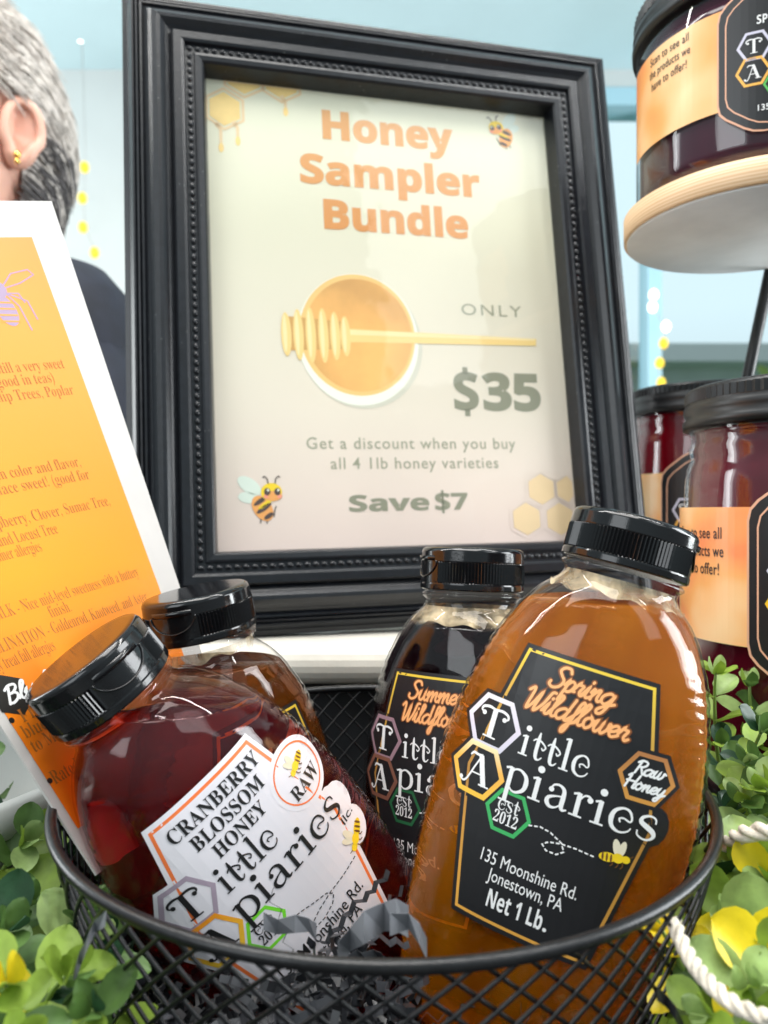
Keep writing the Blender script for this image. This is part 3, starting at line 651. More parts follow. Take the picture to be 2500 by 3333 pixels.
def dark_label(root, line1, line2, x1, x2, T, A, G, gold, badge=True):
    P = Print(); base = M['label_black']; ink = M['ink_white']
    P.poly(OUT, base, 0)
    if badge: P.ngon((21.5, -70.4), 8.8, 6, base, 0.5)
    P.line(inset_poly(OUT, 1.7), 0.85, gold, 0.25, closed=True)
    logo(P, base, ink, T, A, G, base)
    if line1:
        P.script(line1, x1[0]-0.15, x1[1]+0.15, -54.6, 6.4, M['ink_glow'], 5, 0.44); P.script(line1, x1[0], x1[1], -54.6, 6.4, M['ink_peach'], 6.5, 0.23)
    P.script(line2, x2[0]-0.15, x2[1]+0.15, -62.4, 6.4, M['ink_glow'], 5, 0.44); P.script(line2, x2[0], x2[1], -62.4, 6.4, M['ink_peach'], 6.5, 0.23)
    if badge:
        P.ngon((21.5, -70.4), 8.8, 6, base, 3.0); P.ngon((21.5, -70.4), 7.6, 6, M['copper'], 4, 0.0, 6.3)
        P.script('Raw', 18.2, 26.0, -69.6, 3.7, ink, 6); P.script('Honey', 16.6, 27.0, -73.8, 3.7, ink, 6)
    path = [(-4.6, -93.0), (-1.5, -92.2), (1.5, -92.6), (5, -94.2), (6.2, -96.2), (4.4, -97.6), (1.6, -97.6), (0.2, -96.4), (1.6, -95.2), (5.0, -94.4), (9, -94.2), (15.4, -94.6)]
    P.dashes(path, 0.42, ink, 5, 1.0, 0.55)
    label_bee(P, (19.6, -92.8), 1.0)
    P.text('135 Moonshine Rd.', -15.0, 12.4, -107.2, 3.6, ink, 5, 'sans', 0.0); P.text('Jonestown, PA', -11.8, 9.6, -111.6, 3.6, ink, 5, 'sans', 0.0)
    P.text('Net 1 Lb', -10.2, 5.6, -118.4, 4.8, ink, 5, 'bold', 0.004); P.ellipse((6.6, -117.9), 0.55, 0.55, 0, ink, 5, 10)
    return P.build('label', lambda x, y, o: front(x, -y, o), root, 3.0, 0.035, 0.12)
def white_label(root):
    P = Print(); base = M['label_white']; ink = M['ink_black']
    P.poly(OUT, base, 0); P.ngon((23.4, -66.4), 10.4, 36, base, 0.5); P.ngon((27.0, -93.5), 5.6, 18, base, 0.5, sy=1.1); P.ngon((28.0, -84.0), 5.2, 18, base, 0.5, sy=1.2)
    P.line(inset_poly(OUT, 2.0), 1.0, M['ink_orange'], 0.25, closed=True)
    P.ngon((23.4, -66.4), 10.4, 36, base, 1); P.ngon((23.4, -66.4), 8.9, 40, M['ink_orange'], 2, 0.0, 8.4)
    logo(P, base, ink, M['mauve'], grad, M['lime'], base)
    P.text('CRANBERRY', -15.0, 17.2, -53.8, 4.3, ink, 5, 'serif', 0, ref=0.67); P.text('BLOSSOM', -11.6, 13.8, -59.8, 4.3, ink, 5, 'serif', 0, ref=0.67); P.text('HONEY', -8.4, 9.8, -65.8, 4.3, ink, 5, 'serif', 0, ref=0.67)
    P.text('RAW', 17.6, 29.4, -72.0, 4.2, ink, 5, 'serif', 0, ref=0.67); label_bee(P, (24.2, -64.0), 0.95, -1, -0.5)
    label_bee(P, (24.8, -96.2), 1.15, -1, -0.7); P.text('llc.', 24.6, 29.8, -90.4, 2.8, ink, 5, 'sans', 0, ref=0.71)
    path = [(-4.6, -96), (-1.5, -96.6), (3, -98.0), (7.4, -99.2), (9.0, -101.2), (7.0, -103.2), (2.6, -104.4), (-1.0, -104.2), (-1.4, -102.6), (3, -101.0), (8.6, -100.0), (14, -100.0), (22, -99.6)]
    P.dashes(path, 0.34, ink, 5, 1.1, 0.6)
    P.text('135 Moonshine Rd.', -16.5, 17.2, -108.6, 4.0, ink, 5, 'sans', 0.004); P.text('Jonestown, PA', -13.0, 12.6, -113.6, 4.0, ink, 5, 'sans', 0.004); P.text('Net wt. 1 LB', -11, 10.5, -120.5, 4.4, ink, 5, 'sans', 0.004)
    return P.build('label', lambda x, y, o: front(x, -y, o), root, 3.0, 0.035, 0.12)
grad = grad_mat('orange_hexagon_ink', [(0, (0.95, 0.62, 0.05)), (1, (0.92, 0.30, 0.02))], 2, 0.071, 0.087)
G = 'honey bottles in the wire basket'
b_spring = make_bottle('amber honey bottle with black Spring Wildflower label, leaning right in the wire basket', (79.239, 240.771, 177.44), .279, .034, -.37, M['honey_amber'], 153, (20.0, 25.6), G, 1.75)
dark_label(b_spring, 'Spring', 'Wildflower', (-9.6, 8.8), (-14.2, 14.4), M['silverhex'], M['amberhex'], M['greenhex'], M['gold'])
b_cran = make_bottle('dark red honey bottle with white CRANBERRY BLOSSOM label, leaning far left in the basket', (-89.142, 225.156, 138.58), -.588, -.275, .466, M['honey_cranberry'], 121, None, G, 0.25)
white_label(b_cran)
b_clover = make_bottle('brown honey bottle behind the white-labelled one, its own label turned away', (-68.386, 277.582, 151.806), -.18, -.079, .72, M['honey_brown'], 125, (19.5, 22.5), G, -1.0)
dark_label(b_clover, None, 'Wildflower', None, (-14.2, 14.4), M['darkmauve'], M['darkcopper'], M['darkgreen'], M['gold'], False)
b_summer = make_bottle('nearly black honey bottle with Summer Wildflower label and foam at its neck', (33.9, 292.95, 166.358), .037, .065, -.553, M['honey_dark'], 139, (22.0, 28.5), G, -0.75)
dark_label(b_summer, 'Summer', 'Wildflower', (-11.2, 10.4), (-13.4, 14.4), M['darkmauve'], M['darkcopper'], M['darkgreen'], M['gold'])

# ------------------------------------------------------------------ wire basket
BC = Vector((0, .251, 0)); RZ = 0.095; R1, R0 = 0.100, 0.079
def bpt(th, h, dr=0.0):                     # h 0..1 from the bottom to the rim
    r = R0+(R1-R0)*h+dr; z = 0.004+(RZ-0.004)*h
    return BC+Vector((r*math.cos(th), r*math.sin(th), z - 0.010*h*math.cos(th)*r + 0.045*h*math.sin(th)*r))
bk = thing('wire_basket', 'round black wire mesh basket holding the four honey bottles and dark paper shreds', 'basket', Matrix.Translation(BC))
inv = Matrix.Translation(-BC)
bm = bmesh.new(); tube(bm, [bpt(2*PI*k/120, 1.0) for k in range(120)], 0.0016, 10, closed=True); bm.transform(inv); link('rim', bm, M['wire'], bk)
bm = bmesh.new(); tube(bm, [bpt(2*PI*k/90, 0.0) for k in range(90)], 0.0018, 8, closed=True); bm.transform(inv); link('base_ring', bm, M['wire'], bk)
bm = bmesh.new(); NW = 66
for k in range(NW):
    for sgn in (-1, 1):
        pts = []
        for j in range(27):
            h = j/26; tw = h*10.5*(2*PI/NW)
            pts.append(bpt(2*PI*k/NW+sgn*tw, h, 0.0004*sgn))
        tube(bm, pts, 0.00055, 5, caps=False)
bm.transform(inv); link('wire_mesh', bm, M['wire'], bk)
bm = bmesh.new(); lathe(bm, [(R0, 0.002), (R0, 0.0032)], 64); link('base_plate', bm, M['wire'], bk, smooth=False)

# ------------------------------------------------------------------ dark crinkle paper in the basket
def in_bottle(p, pad=1.0):
    for Mx in BOTTLES:
        q = Mx.inverted() @ p; t = 163-q.z/MM
        if 0 < t < 163:
            a, b = prof_ab(t)
            if (q.x/MM/(a+pad))**2+(q.y/MM/(b+pad))**2 < 1: return True
    return False
rnd = random.Random(11)
shred_m = [mat('shred_charcoal', (0.016, 0.017, 0.020), 0.32, noise=0.3), mat('shred_grey', (0.030, 0.031, 0.036), 0.32, noise=0.25), mat('shred_black', (0.012, 0.012, 0.014), 0.45)]
def shred(bm, p, d, n, w, seg, mi, fold=0.9):
    d = d.normalized(); s = d.cross(Vector((rnd.uniform(-1, 1), rnd.uniform(-1, 1), rnd.uniform(-1, 1)))).normalized(); q = p.copy(); prev = None; k = 1
    nrm = s.cross(d)
    for i in range(n+1):
        a = bm.verts.new(q+s*w/2); b = bm.verts.new(q-s*w/2)
        if prev: bm.faces.new((prev[0], prev[1], b, a)).material_index = mi
        prev = (a, b); k = -k
        step = (d+nrm*k*fold).normalized()*seg*rnd.uniform(0.7, 1.2)
        d = (d+Vector((rnd.uniform(-1, 1), rnd.uniform(-1, 1), rnd.uniform(-1, 1)))*0.28).normalized(); q = q+step
bm = bmesh.new(); cnt = 0
while cnt < 1100:
    th = rnd.uniform(0, 2*PI); r = 0.091*math.sqrt(rnd.uniform(0.0, 1.0)); z = rnd.uniform(0.006, (0.058 if math.cos(th) < 0.15 else 0.036) if math.sin(th) < 0.2 else 0.05)
    r = min(r, (R0+(R1-R0)*z/RZ)-0.006)
    p = BC+Vector((r*math.cos(th), r*math.sin(th), z))
    if in_bottle(p, 3.0): continue
    if th < PI and z < 0.05 and rnd.random() < 0.6: continue
    shred(bm, p, Vector((rnd.uniform(-1, 1), rnd.uniform(-1, 1), rnd.uniform(-0.6, 0.4))), rnd.randint(7, 13), rnd.uniform(0.0017, 0.0028), 0.0034, rnd.choice((0, 0, 0, 1, 1, 2))); cnt += 1
sh = link('shredded_paper', bm, shred_m, None, smooth=False)
bsol = sh.modifiers.new('solid', 'SOLIDIFY'); bsol.thickness = 0.00012
tag(sh, 'charcoal crinkle paper shreds filling the basket around the bottles', 'paper shreds', kind='stuff')
# loose single shreds that one can tell apart
shred_m.append(mat('shred_lit', (0.14, 0.145, 0.16), 0.4, noise=0.25))  # dark paper lightened to look lit; the light is in the colour
def loose(label, pts, w, mi=3):
    bm = bmesh.new(); prev = None
    for i, (p, tilt) in enumerate(pts):
        s = Vector((0, 0.55*math.sin(tilt), math.cos(tilt)))*w/2; a = bm.verts.new(p+s); b = bm.verts.new(p-s)
        if prev: bm.faces.new((prev[0], prev[1], b, a))
        prev = (a, b)
    o = link('paper_shred', bm, shred_m[mi], None, smooth=False); m = o.modifiers.new('solid', 'SOLIDIFY'); m.thickness = 0.00015
    tag(o, label, 'paper shred')
Cp = lambda l, d: [(cam_pt(x, y, d+dd), t) for x, y, dd, t in l]
loose('grey paper shred lying across the hexagons of the white cranberry label', Cp([(858, 3000, 0, .2), (905, 3018, 2, -.3), (960, 3008, 0, .3), (1005, 3012, 2, -.4), (1030, 3035, 4, .3)], 186), 0.0042)
loose('crumpled grey shred at the right lower edge of the white cranberry label', Cp([(1100, 3120, 0, .3), (1140, 3060, 2, -.5), (1185, 3020, -2, .4), (1250, 2985, 3, -.2), (1290, 2978, 1, .5), (1330, 3000, 3, .2)], 180), 0.0075)
loose('dark shred bent round the bottom left corner of the amber bottle', Cp([(1270, 3010, 0, .3), (1330, 3000, 2, -.5), (1365, 3040, 0, .6), (1390, 3090, 3, .2)], 176), 0.0050)
loose('grey crinkled shred hanging outside the basket over the left leaves', Cp([(345, 2990, 0, .3), (310, 3015, 3, -.5), (285, 3070, 0, .5), (262, 3120, 3, -.3), (238, 3190, 2, .3)], 168), 0.0034)
loose('black curled shred outside the basket at the lower right', Cp([(2140, 3235, 0, .1), (2170, 3260, 2, -.3), (2200, 3300, 0, .2), (2225, 3350, 2, .0)], 165), 0.0030, 2)

# ------------------------------------------------------------------ printed card standing in the basket
BLc, BRc, TRc, TLc = [Vector(v)*MM for v in ((-81.2, 217.1, 77.4), (-65.0, 335.0, 75.1), (-142.8, 330.0, 313.6), (-213.2, 226.8, 272.3))]
cn = (BRc-BLc).cross(TLc-BLc).normalized()          # towards the viewer or away
if cn.dot(-BLc) < 0: cn = -cn
def cardpt(u, v, off=0.0):
    return BLc*(1-u)*(1-v)+BRc*u*(1-v)+TRc*u*v+TLc*(1-u)*v+cn*off
cr = thing('printed_card', 'tall white card with orange printed panel of honey descriptions, standing behind the cranberry bottle', 'card', Matrix.Translation(BLc))
ci = Matrix.Translation(-BLc)
bm = bmesh.new(); NU, NV = 48, 96
def card_uv(i, j):
    u, v = i/NU, j/NV
    return u, v
for off, flip in ((0.0, False), (-0.0006, True)):
    g = [[bm.verts.new(cardpt(*card_uv(i, j), off)) for j in range(NV+1)] for i in range(NU+1)]
    for i in range(NU):
        for j in range(NV):
            f = [g[i][j], g[i+1][j], g[i+1][j+1], g[i][j+1]]
            bm.faces.new(f[::-1] if flip else f)
    if not flip: g0 = g
for j in range(NV):
    bm.faces.new((g0[NU][j], g[NU][j], g[NU][j+1], g0[NU][j+1])); bm.faces.new((g0[0][j+1], g[0][j+1], g[0][j], g0[0][j]))
for i in range(NU):
    bm.faces.new((g0[i][NV], g0[i+1][NV], g[i+1][NV], g[i][NV])); bm.faces.new((g0[i+1][0], g0[i][0], g[i][0], g[i+1][0]))
bmesh.ops.recalc_face_normals(bm, faces=bm.faces)
bm.transform(ci); cs = link('card_sheet', bm, mat('card_stock', (0.58, 0.555, 0.535), 0.45, noise=0.03, nscale=80, bump=0.05, bscale=1500), cr, smooth=False)
P = Print(); c_or = grad_mat('card_orange_ink', [(0, (0.88, 0.16, 0.004)), (0.35, (0.86, 0.28, 0.014)), (0.75, (0.84, 0.30, 0.06)), (1, (0.84, 0.27, 0.085))], 2, 0.0, 0.235, rough=0.36); c_ink = mat('card_brown_ink', (0.38, 0.13, 0.022), 0.4); c_blk = mat('card_black_ink', (0.015, 0.014, 0.013), 0.4); c_grey = mat('card_bee_grey_ink', (0.34, 0.25, 0.36), 0.45); c_wh = M['ink_white']
CW, CH = 100.0, 240.0                      # card units
U = lambda u: u*CW
V = lambda v: v*CH
P.poly([(U(.03), V(.058)), (U(.872), V(.058)), (U(.880), V(.936)), (U(.03), V(.936))], c_or, 0)
def ct(t, u0, u1, v, h=4.3, m=c_ink, st='serif'): P.text(t, U(u0), U(u1), V(v), h, m, 2, st, -0.010, ref=0.68)
ct('SPRING - Light in color but still a very sweet', .12, .82, .706); ct('mild taste (good in teas)', .36, .76, .684); ct('Maple, Dandelion, Tulip Trees, Poplar', .17, .818, .660)
ct('SUMMER - Bold in color and flavor,', .10, .728, .539); ct('will knock your face sweet! (good for', .10, .745, .516); ct('Milkweed, Raspberry, Clover, Sumac Tree,', .08, .788, .467); ct('and Locust Tree', .30, .522, .441); ct('may help summer allergies', .12, .432, .420)
ct('MILK - Nice mid-level sweetness with a buttery', .15, .792, .342); ct('finish.', .342, .430, .322); ct('POLLINATION - Goldenrod, Knotweed, and Aster', .06, .788, .299); ct('may treat fall allergies', .06, .300, .277)
ct('FLAVOR - wild', .065, .40, .205); ct('blueberry barrens', .045, .40, .185); ct('to Maine and back', .045, .40, .165); ct('Rated #1 honey', .045, .34, .118)
for u, v in ((.030, .208), (.030, .120), (.115, .082)): P.ellipse((U(u)+0.6, V(v)+1.4), 0.9, 0.9, 0, c_blk, 2, 10)
P.ngon((U(.080), V(.243)), 7.2, 6, c_blk, 2, PI/2, sx=0.9); P.script('Blueberry'.replace('b', 'l'), U(.060), U(.34), V(.233), 5.6, c_wh, 3, 0.24)
bx, by_ = U(.69), V(.852)                  # engraved bee at the top
for rx, ry, dy, a in ((5.0, 9.0, -14, 0.1), (4.2, 5.0, -2, 0), (3.0, 3.0, 5.5, 0)): P.ellipse((bx, by_+dy*.72), rx*.7, ry*.72, a, c_grey, 2, 24)
for k in range(4): P.line([(bx-3.2, by_-6.5-k*2.6), (bx+3.2, by_-7-k*2.6)], 0.7, c_or, 3)
for sx in (-1, 1):
    P.line([(bx+sx*.72*3, by_), (bx+sx*.72*9, by_+5), (bx+sx*.72*18, by_+6.5), (bx+sx*.72*20, by_+4.3), (bx+sx*.72*12, by_+1), (bx+sx*.72*3, by_-1)], 0.5, c_grey, 2)
    for dx, dy in ((9, -10), (12, -20), (7, -26)): P.line([(bx+sx*.72*3, by_-3), (bx+sx*.72*dx, by_+dy*0.33), (bx+sx*.72*(dx+1.5), by_+dy*.72)], 0.55, c_grey, 2)
    P.line([(bx+sx*.72*1, by_+6), (bx+sx*.72*3, by_+9.5), (bx+sx*.72*5, by_+11)], 0.6, c_grey, 2)
P.build('lettering', lambda x, y, o: ci @ cardpt(x/CW, y/CH, o*MM), cs, 4.0, 0.04, 0.15)

# ------------------------------------------------------------------ honey jars
J = {'dark': mat('dark_jar_honey', (0.050, 0.009, 0.022), 0.10, noise=0.3, nscale=25), 'red': mat('red_jar_honey', (0.13, 0.001, 0.005), 0.12, noise=0.25, nscale=20), 'deep': mat('deep_red_jar_honey', (0.085, 0.004, 0.012), 0.10, noise=0.4, nscale=22)}  # red: opaque colour brightened to stand for light passing through the back jar
bandm = mat('jar_band_orange', (0.90, 0.36, 0.13), 0.3); nt = bandm.node_tree
tc = nt.nodes.new('ShaderNodeTexCoord'); wv = nt.nodes.new('ShaderNodeTexVoronoi'); wv.feature = 'SMOOTH_F1'; wv.inputs['Scale'].default_value = 42
nz_ = nt.nodes.new('ShaderNodeTexNoise'); nz_.inputs['Scale'].default_value = 30; nz_.inputs['Detail'].default_value = 2
mixv = nt.nodes.new('ShaderNodeMixRGB'); mixv.inputs[0].default_value = 0.03
rr = nt.nodes.new('ShaderNodeValToRGB'); e = rr.color_ramp.elements
e[0].position, e[0].color = 0.15, (0.88, 0.27, 0.10, 1); e[1].position, e[1].color = 0.95, (0.95, 0.66, 0.36, 1); x = e.new(0.55); x.color = (0.90, 0.42, 0.14, 1)
nt.links.new(tc.outputs['Object'], mixv.inputs[1]); nt.links.new(tc.outputs['Object'], nz_.inputs['Vector']); nt.links.new(nz_.outputs['Color'], mixv.inputs[2]); nt.links.new(mixv.outputs[0], wv.inputs['Vector']); nt.links.new(wv.outputs['Distance'], rr.inputs[0])
mulv = nt.nodes.new('ShaderNodeMath'); mulv.operation = 'MULTIPLY'; mulv.inputs[1].default_value = 1.25
nt.links.new(wv.outputs['Distance'], mulv.inputs[0]); nt.links.new(mulv.outputs[0], rr.inputs[0]); nt.links.new(rr.outputs[0], nt.nodes['Principled BSDF'].inputs['Base Color'])
rose = mat('rose_gold_ink', (0.75, 0.40, 0.26), 0.35)

def make_jar(label, x, y, z0, r, h, hm, shoulder, lid_r, lid_h, face, band=None, oct_=None, name_line=None, txt=None, hexs=None, k=1.0, group=None, lean=0.0):
    """face = direction (radians in plan) the label centre looks to; band = (z0, z1, degrees each side); oct_ = (cz, half width, half height, corner)"""
    root = thing('honey_jar', label, 'honey jar', Matrix.Translation((x, y, z0)) @ Matrix.Rotation(face+PI/2, 4, 'Z'), group)
    # local: label centre looks along -Y
    neck = lid_r-0.002
    if shoulder:
        prof = [(r*0.86, 0.0), (r*0.97, 0.002), (r, 0.008), (r*0.995, h*0.5), (r*0.965, h-shoulder-0.006), (r*0.95, h-shoulder+0.001), (r*0.91, h-shoulder+0.006), (neck+0.001, h-shoulder+0.010), (neck, h-shoulder+0.013), (neck, h-0.004), (neck+0.001, h-0.002), (neck, h)]
    else:
        prof = [(r*0.88, 0.0), (r*0.97, 0.0025), (r, 0.009), (r, h-0.012), (r*0.985, h-0.004), (neck, h)]
    bm = bmesh.new(); lathe(bm, prof, 72, cap0=True, cap1=False); link('jar_glass', bm, M['jar_glass'], root)
    bm = bmesh.new(); lathe(bm, [(max(0.001, a-0.0018), zz+(0.0035 if i == 0 else 0.0)) for i, (a, zz) in enumerate(prof[:-1])], 72); link('honey', bm, hm, root)
    bm = bmesh.new(); N = 180; rings = []
    def ring(rad, zz, amp=0.0): return [Vector(((rad+amp*(1 if i % 2 else -1))*math.cos(2*PI*i/N), (rad+amp*(1 if i % 2 else -1))*math.sin(2*PI*i/N), zz)) for i in range(N)]
    L = lid_r
    for a, zz, am in ((L-.0012, h-.001, 0), (L+.0014, h-.001, 0), (L+.0016, h+.0025, 0), (L+.0002, h+.004, 0), (L+.0012, h+.006, 0), (L+.0012, h+.0085, 0), (L, h+.010, 0), (L+.0003, h+.0105, .0005), (L+.0003, h+lid_h-.002, .0005), (L-.0006, h+lid_h-.0006, 0), (L-.002, h+lid_h, 0), (L*.5, h+lid_h-.0004, 0)): rings.append(ring(a, zz, am))
    loft(bm, rings, 0, True, True, True); flat_ridges(link('lid', bm, M['black_satin'], root))
    if band:
        P = Print(); R = r*1000+0.25
        fn = lambda xx, yy, o: Vector(((R+o)*math.sin(xx/R), -(R+o)*math.cos(xx/R), yy*MM*1000/1000)) if False else Vector((((R+o)*math.sin(xx/R))*MM, (-(R+o)*math.cos(xx/R))*MM, yy*MM))
        b0, b1, deg = band; arc = math.radians(deg)*R
        P.poly([(-arc, b0), (arc, b0), (arc, b1), (-arc, b1)], bandm, 0)
        cz, hw, hh, cc = oct_
        def octp(s):
            w_, h_, c_ = hw+s, hh+s, cc+s*0.4; pts = [(-w_+c_, -h_), (w_-c_, -h_), (w_, -h_+c_*0.75), (w_, h_-c_*0.75), (w_-c_, h_), (-w_+c_, h_), (-w_, h_-c_*0.75), (-w_, -h_+c_*0.75)]
            out = []
            for i, p in enumerate(pts):                 # rounded corners
                a = Vector(pts[i-1]); q = Vector(p); b = Vector(pts[(i+1) % 8])
                A = q+(a-q).normalized()*min(5.0*k, (a-q).length*0.45); B = q+(b-q).normalized()*min(5.0*k, (b-q).length*0.45)
                out += [tuple(A), tuple(A*.25+q*.5+B*.25), tuple(B)]
            return [(a_, cz+b_) for a_, b_ in out]
        P.poly(octp(0.9*k), rose, 1); P.poly(octp(0), M['label_black'], 2); P.line(octp(-3.4*k), 0.7*k, rose, 3, closed=True)
        g = lambda xx, yy: (xx*k, cz+yy*k)
        ink = M['ink_white']; hT, hA, hG = hexs
        P.ngon(g(-18, 5.0), 8.4*k, 6, hT, 4, 0, 6.9*k); P.ngon(g(-18.6, -8.0), 8.4*k, 6, hA, 4, 0, 6.9*k); P.ngon(g(-7.6, -15.6), 6.6*k, 6, hG, 3.5, 0, 5.4*k)
        T_ = lambda t, a, b, y_, hh_, st='serif', of=0.003: P.text(t, a*k, b*k, cz+y_*k, hh_*k, ink, 6, st, of, ref=0.68)
        O_ = lambda t, a, b, y_, hh_: P.ornate(t, a*k, b*k, cz+y_*k, hh_*k, ink, 6)
        O_('T', -21.8, -14.4, 1.2, 4.8); O_('A', -21.6, -14.6, -11.8, 4.8); O_('ittle', -9.4, 9, 1.0, 4.9); O_('piaries', -10.8, 26, -10.4, 5.4)
        O_('est', -10.8, -4.6, -15.4, 2.5); T_('2012', -11, -4.4, -18.6, 2.8)
        if name_line:
            T_(name_line[0], -8, 8, 21.0, 3.8, 'bold', 0.004); T_(name_line[1], -17, 17, 15.6, 4.2, 'bold', 0.006)
        T_(txt[0], -6, 6, -24.6, 3.6, 'bold', 0.0); T_('135 Moonshine Rd.', -16.5, 16.5, -28.6, 3.0, 'sans', 0.012); T_('Jonestown, PA', -11, 11, -32.4, 3.0, 'sans', 0.012)
        if len(txt) > 1:
            bc = txt[1]; ft = txt[2]
            for i, (tt, w_) in enumerate((('Scan to see all', 24), ('the products we', 25.5), ('have to offer!', 22))):
                P.text(tt, bc-w_*ft/2, bc+w_*ft/2, txt[3]-i*6.0*ft, 3.9*ft, M['ink_black'], 4, 'sans', 0.006, 1.05)
        lb = P.build('label', fn, root, 3.0, 0.05, 0.05)
    return root
HX = (M['silverhex'], M['amberhex'], M['greenhex'])
jh = mat('jar_silver_hexagon_ink', (0.62, 0.60, 0.72), 0.4); ja = mat('jar_amber_hexagon_ink', (0.90, 0.46, 0.08), 0.4); jg = mat('jar_green_hexagon_ink', (0.10, 0.50, 0.10), 0.4); jy = mat('jar_yellow_hexagon_ink', (0.90, 0.55, 0.03), 0.4)
GJ = 'large honey jars at the right'
make_jar('squat dark honey jar with orange band label on the round wooden plate', .185, .387, .334, .055, .083, J['dark'], 0, .0555, .018, math.atan2(-.385, -.182)+0.30, (25, 70, 92), (46, 30, 33, 14), ('RAW', 'SPRING HONEY'), ('2 LB', -56, 1.02, 63.5), (jh, ja, jg), 0.86, GJ)
make_jar('tall deep red honey jar beside the amber bottle, orange band label and black octagon', .184, .338, .060, .050, .158, J['deep'], .020, .0475, .017, math.atan2(-.338, -.184)+0.28, (66, 122, 100), (92, 33, 42, 17), ('RAW', 'SUMMER HONEY'), ('2 LB', -60, 1.25, 109.0), (jh, jy, jg), 1.0, GJ)
make_jar('bright red honey jar farthest back, half hidden behind the picture frame', .212, .508, .1142, .050, .130, J['red'], .018, .0475, .016, math.atan2(-.508, -.212)+0.15, (36, 90, 60), (62, 33, 40, 17), ('RAW', 'SPRING HONEY'), ('2 LB',), (jh, ja, jg), 1.0, GJ)
# crate under the tall jar
bm = bmesh.new(); box(bm, (.125, .29, .0), (.245, .386, .0595)); tag(link('display_block', bm, M['black_satin'], smooth=False), 'low black block under the tall deep red honey jar', 'block')

# wooden plate stand
ws = thing('plate_stand', 'round pale wooden plate with white underside on a black metal leg', 'plate stand', Matrix.Translation((.190, .390, .3216)))
woodm = mat('pale_pine', (0.72, 0.50, 0.30), 0.45); nt = woodm.node_tree; tc = nt.nodes.new('ShaderNodeTexCoord'); mp = nt.nodes.new('ShaderNodeMapping'); mp.inputs['Scale'].default_value = (6, 6, 330)
wvn = nt.nodes.new('ShaderNodeTexWave'); wvn.bands_direction = 'Z'; wvn.inputs['Scale'].default_value = 0.6; wvn.inputs['Distortion'].default_value = 4; wvn.inputs['Detail'].default_value = 3; r = nt.nodes.new('ShaderNodeValToRGB')
r.color_ramp.elements[0].color = (0.80, 0.58, 0.37, 1); r.color_ramp.elements[1].color = (0.66, 0.42, 0.23, 1)
nt.links.new(tc.outputs['Object'], mp.inputs[0]); nt.links.new(mp.outputs[0], wvn.inputs['Vector']); nt.links.new(wvn.outputs['Fac'], r.inputs[0]); nt.links.new(r.outputs[0], nt.nodes['Principled BSDF'].inputs['Base Color'])
bm = bmesh.new(); lathe(bm, [(.0648, .0002), (.0652, .0007), (.0653, .0118), (.0648, .0122)], 96); link('wooden_plate', bm, woodm, ws)
bm = bmesh.new(); lathe(bm, [(.0636, -.0010), (.0638, .0002)], 96); link('underside', bm, mat('plate_white_underside', (0.74, 0.76, 0.77), 0.6, noise=0.1, nscale=30), ws)
bm = bmesh.new(); tube(bm, [(.034, .055, -.0012), (.028, .075, -.07), (.022, .10, -.2074)], .0034, 10); link('leg', bm, M['black_satin'], ws)

# ------------------------------------------------------------------ leafy sprigs around the basket
leafm = [mat('leaf_bright', (0.24, 0.36, 0.045), 0.5, noise=0.25, nscale=160, bump=0.15, bscale=500), mat('leaf_mid', (0.085, 0.165, 0.038), 0.5, noise=0.3, nscale=160, bump=0.15, bscale=500),
         mat('leaf_dark', (0.022, 0.068, 0.030), 0.45, noise=0.3, nscale=160, bump=0.15, bscale=500), mat('leaf_pale', (0.33, 0.46, 0.16), 0.45, noise=0.3, nscale=160, bump=0.15, bscale=500),
         mat('leaf_yellow', (0.80, 0.62, 0.02), 0.42, noise=0.25, nscale=90, bump=0.1, bscale=500)]
for m in leafm:
    nt = m.node_tree; b = nt.nodes['Principled BSDF']; tl = nt.nodes.new('ShaderNodeBsdfTranslucent'); mx = nt.nodes.new('ShaderNodeMixShader'); mx.inputs[0].default_value = 0.30
    src = b.inputs['Base Color'].links[0].from_socket; nt.links.new(src, tl.inputs[0])
    nt.links.new(b.outputs[0], mx.inputs[1]); nt.links.new(tl.outputs[0], mx.inputs[2]); nt.links.new(mx.outputs[0], nt.nodes['Material Output'].inputs[0])
stemm = mat('stem_green', (0.20, 0.30, 0.07), 0.5, noise=0.2)
lr = random.Random(5)
def leaf(bm, p, d, nrm, L, Wd, mi, cup, curl):
    d = d.normalized(); s = d.cross(nrm).normalized(); n = s.cross(d).normalized()
    prof = [(0.0, 0.05), (0.10, 0.38), (0.25, 0.78), (0.42, 0.98), (0.60, 1.0), (0.78, 0.84), (0.92, 0.50), (1.0, 0.10)]
    rows = []
    for t, w in prof:
        c = p + d*L*t + n*(curl*L*(t*t) + 0.0)
        row = []
        for q in (-1, -0.55, 0, 0.55, 1):
            row.append(bm.verts.new(c + s*q*w*Wd/2 + n*(cup*Wd*(q*q)*w - (0.07*Wd if q == 0 else 0) + 0.03*Wd*math.sin(t*16+q*3)*abs(q)*w)))
        rows.append(row)
    for a, b in zip(rows, rows[1:]):
        for i in range(4): bm.faces.new((a[i], a[i+1], b[i+1], b[i])).material_index = mi
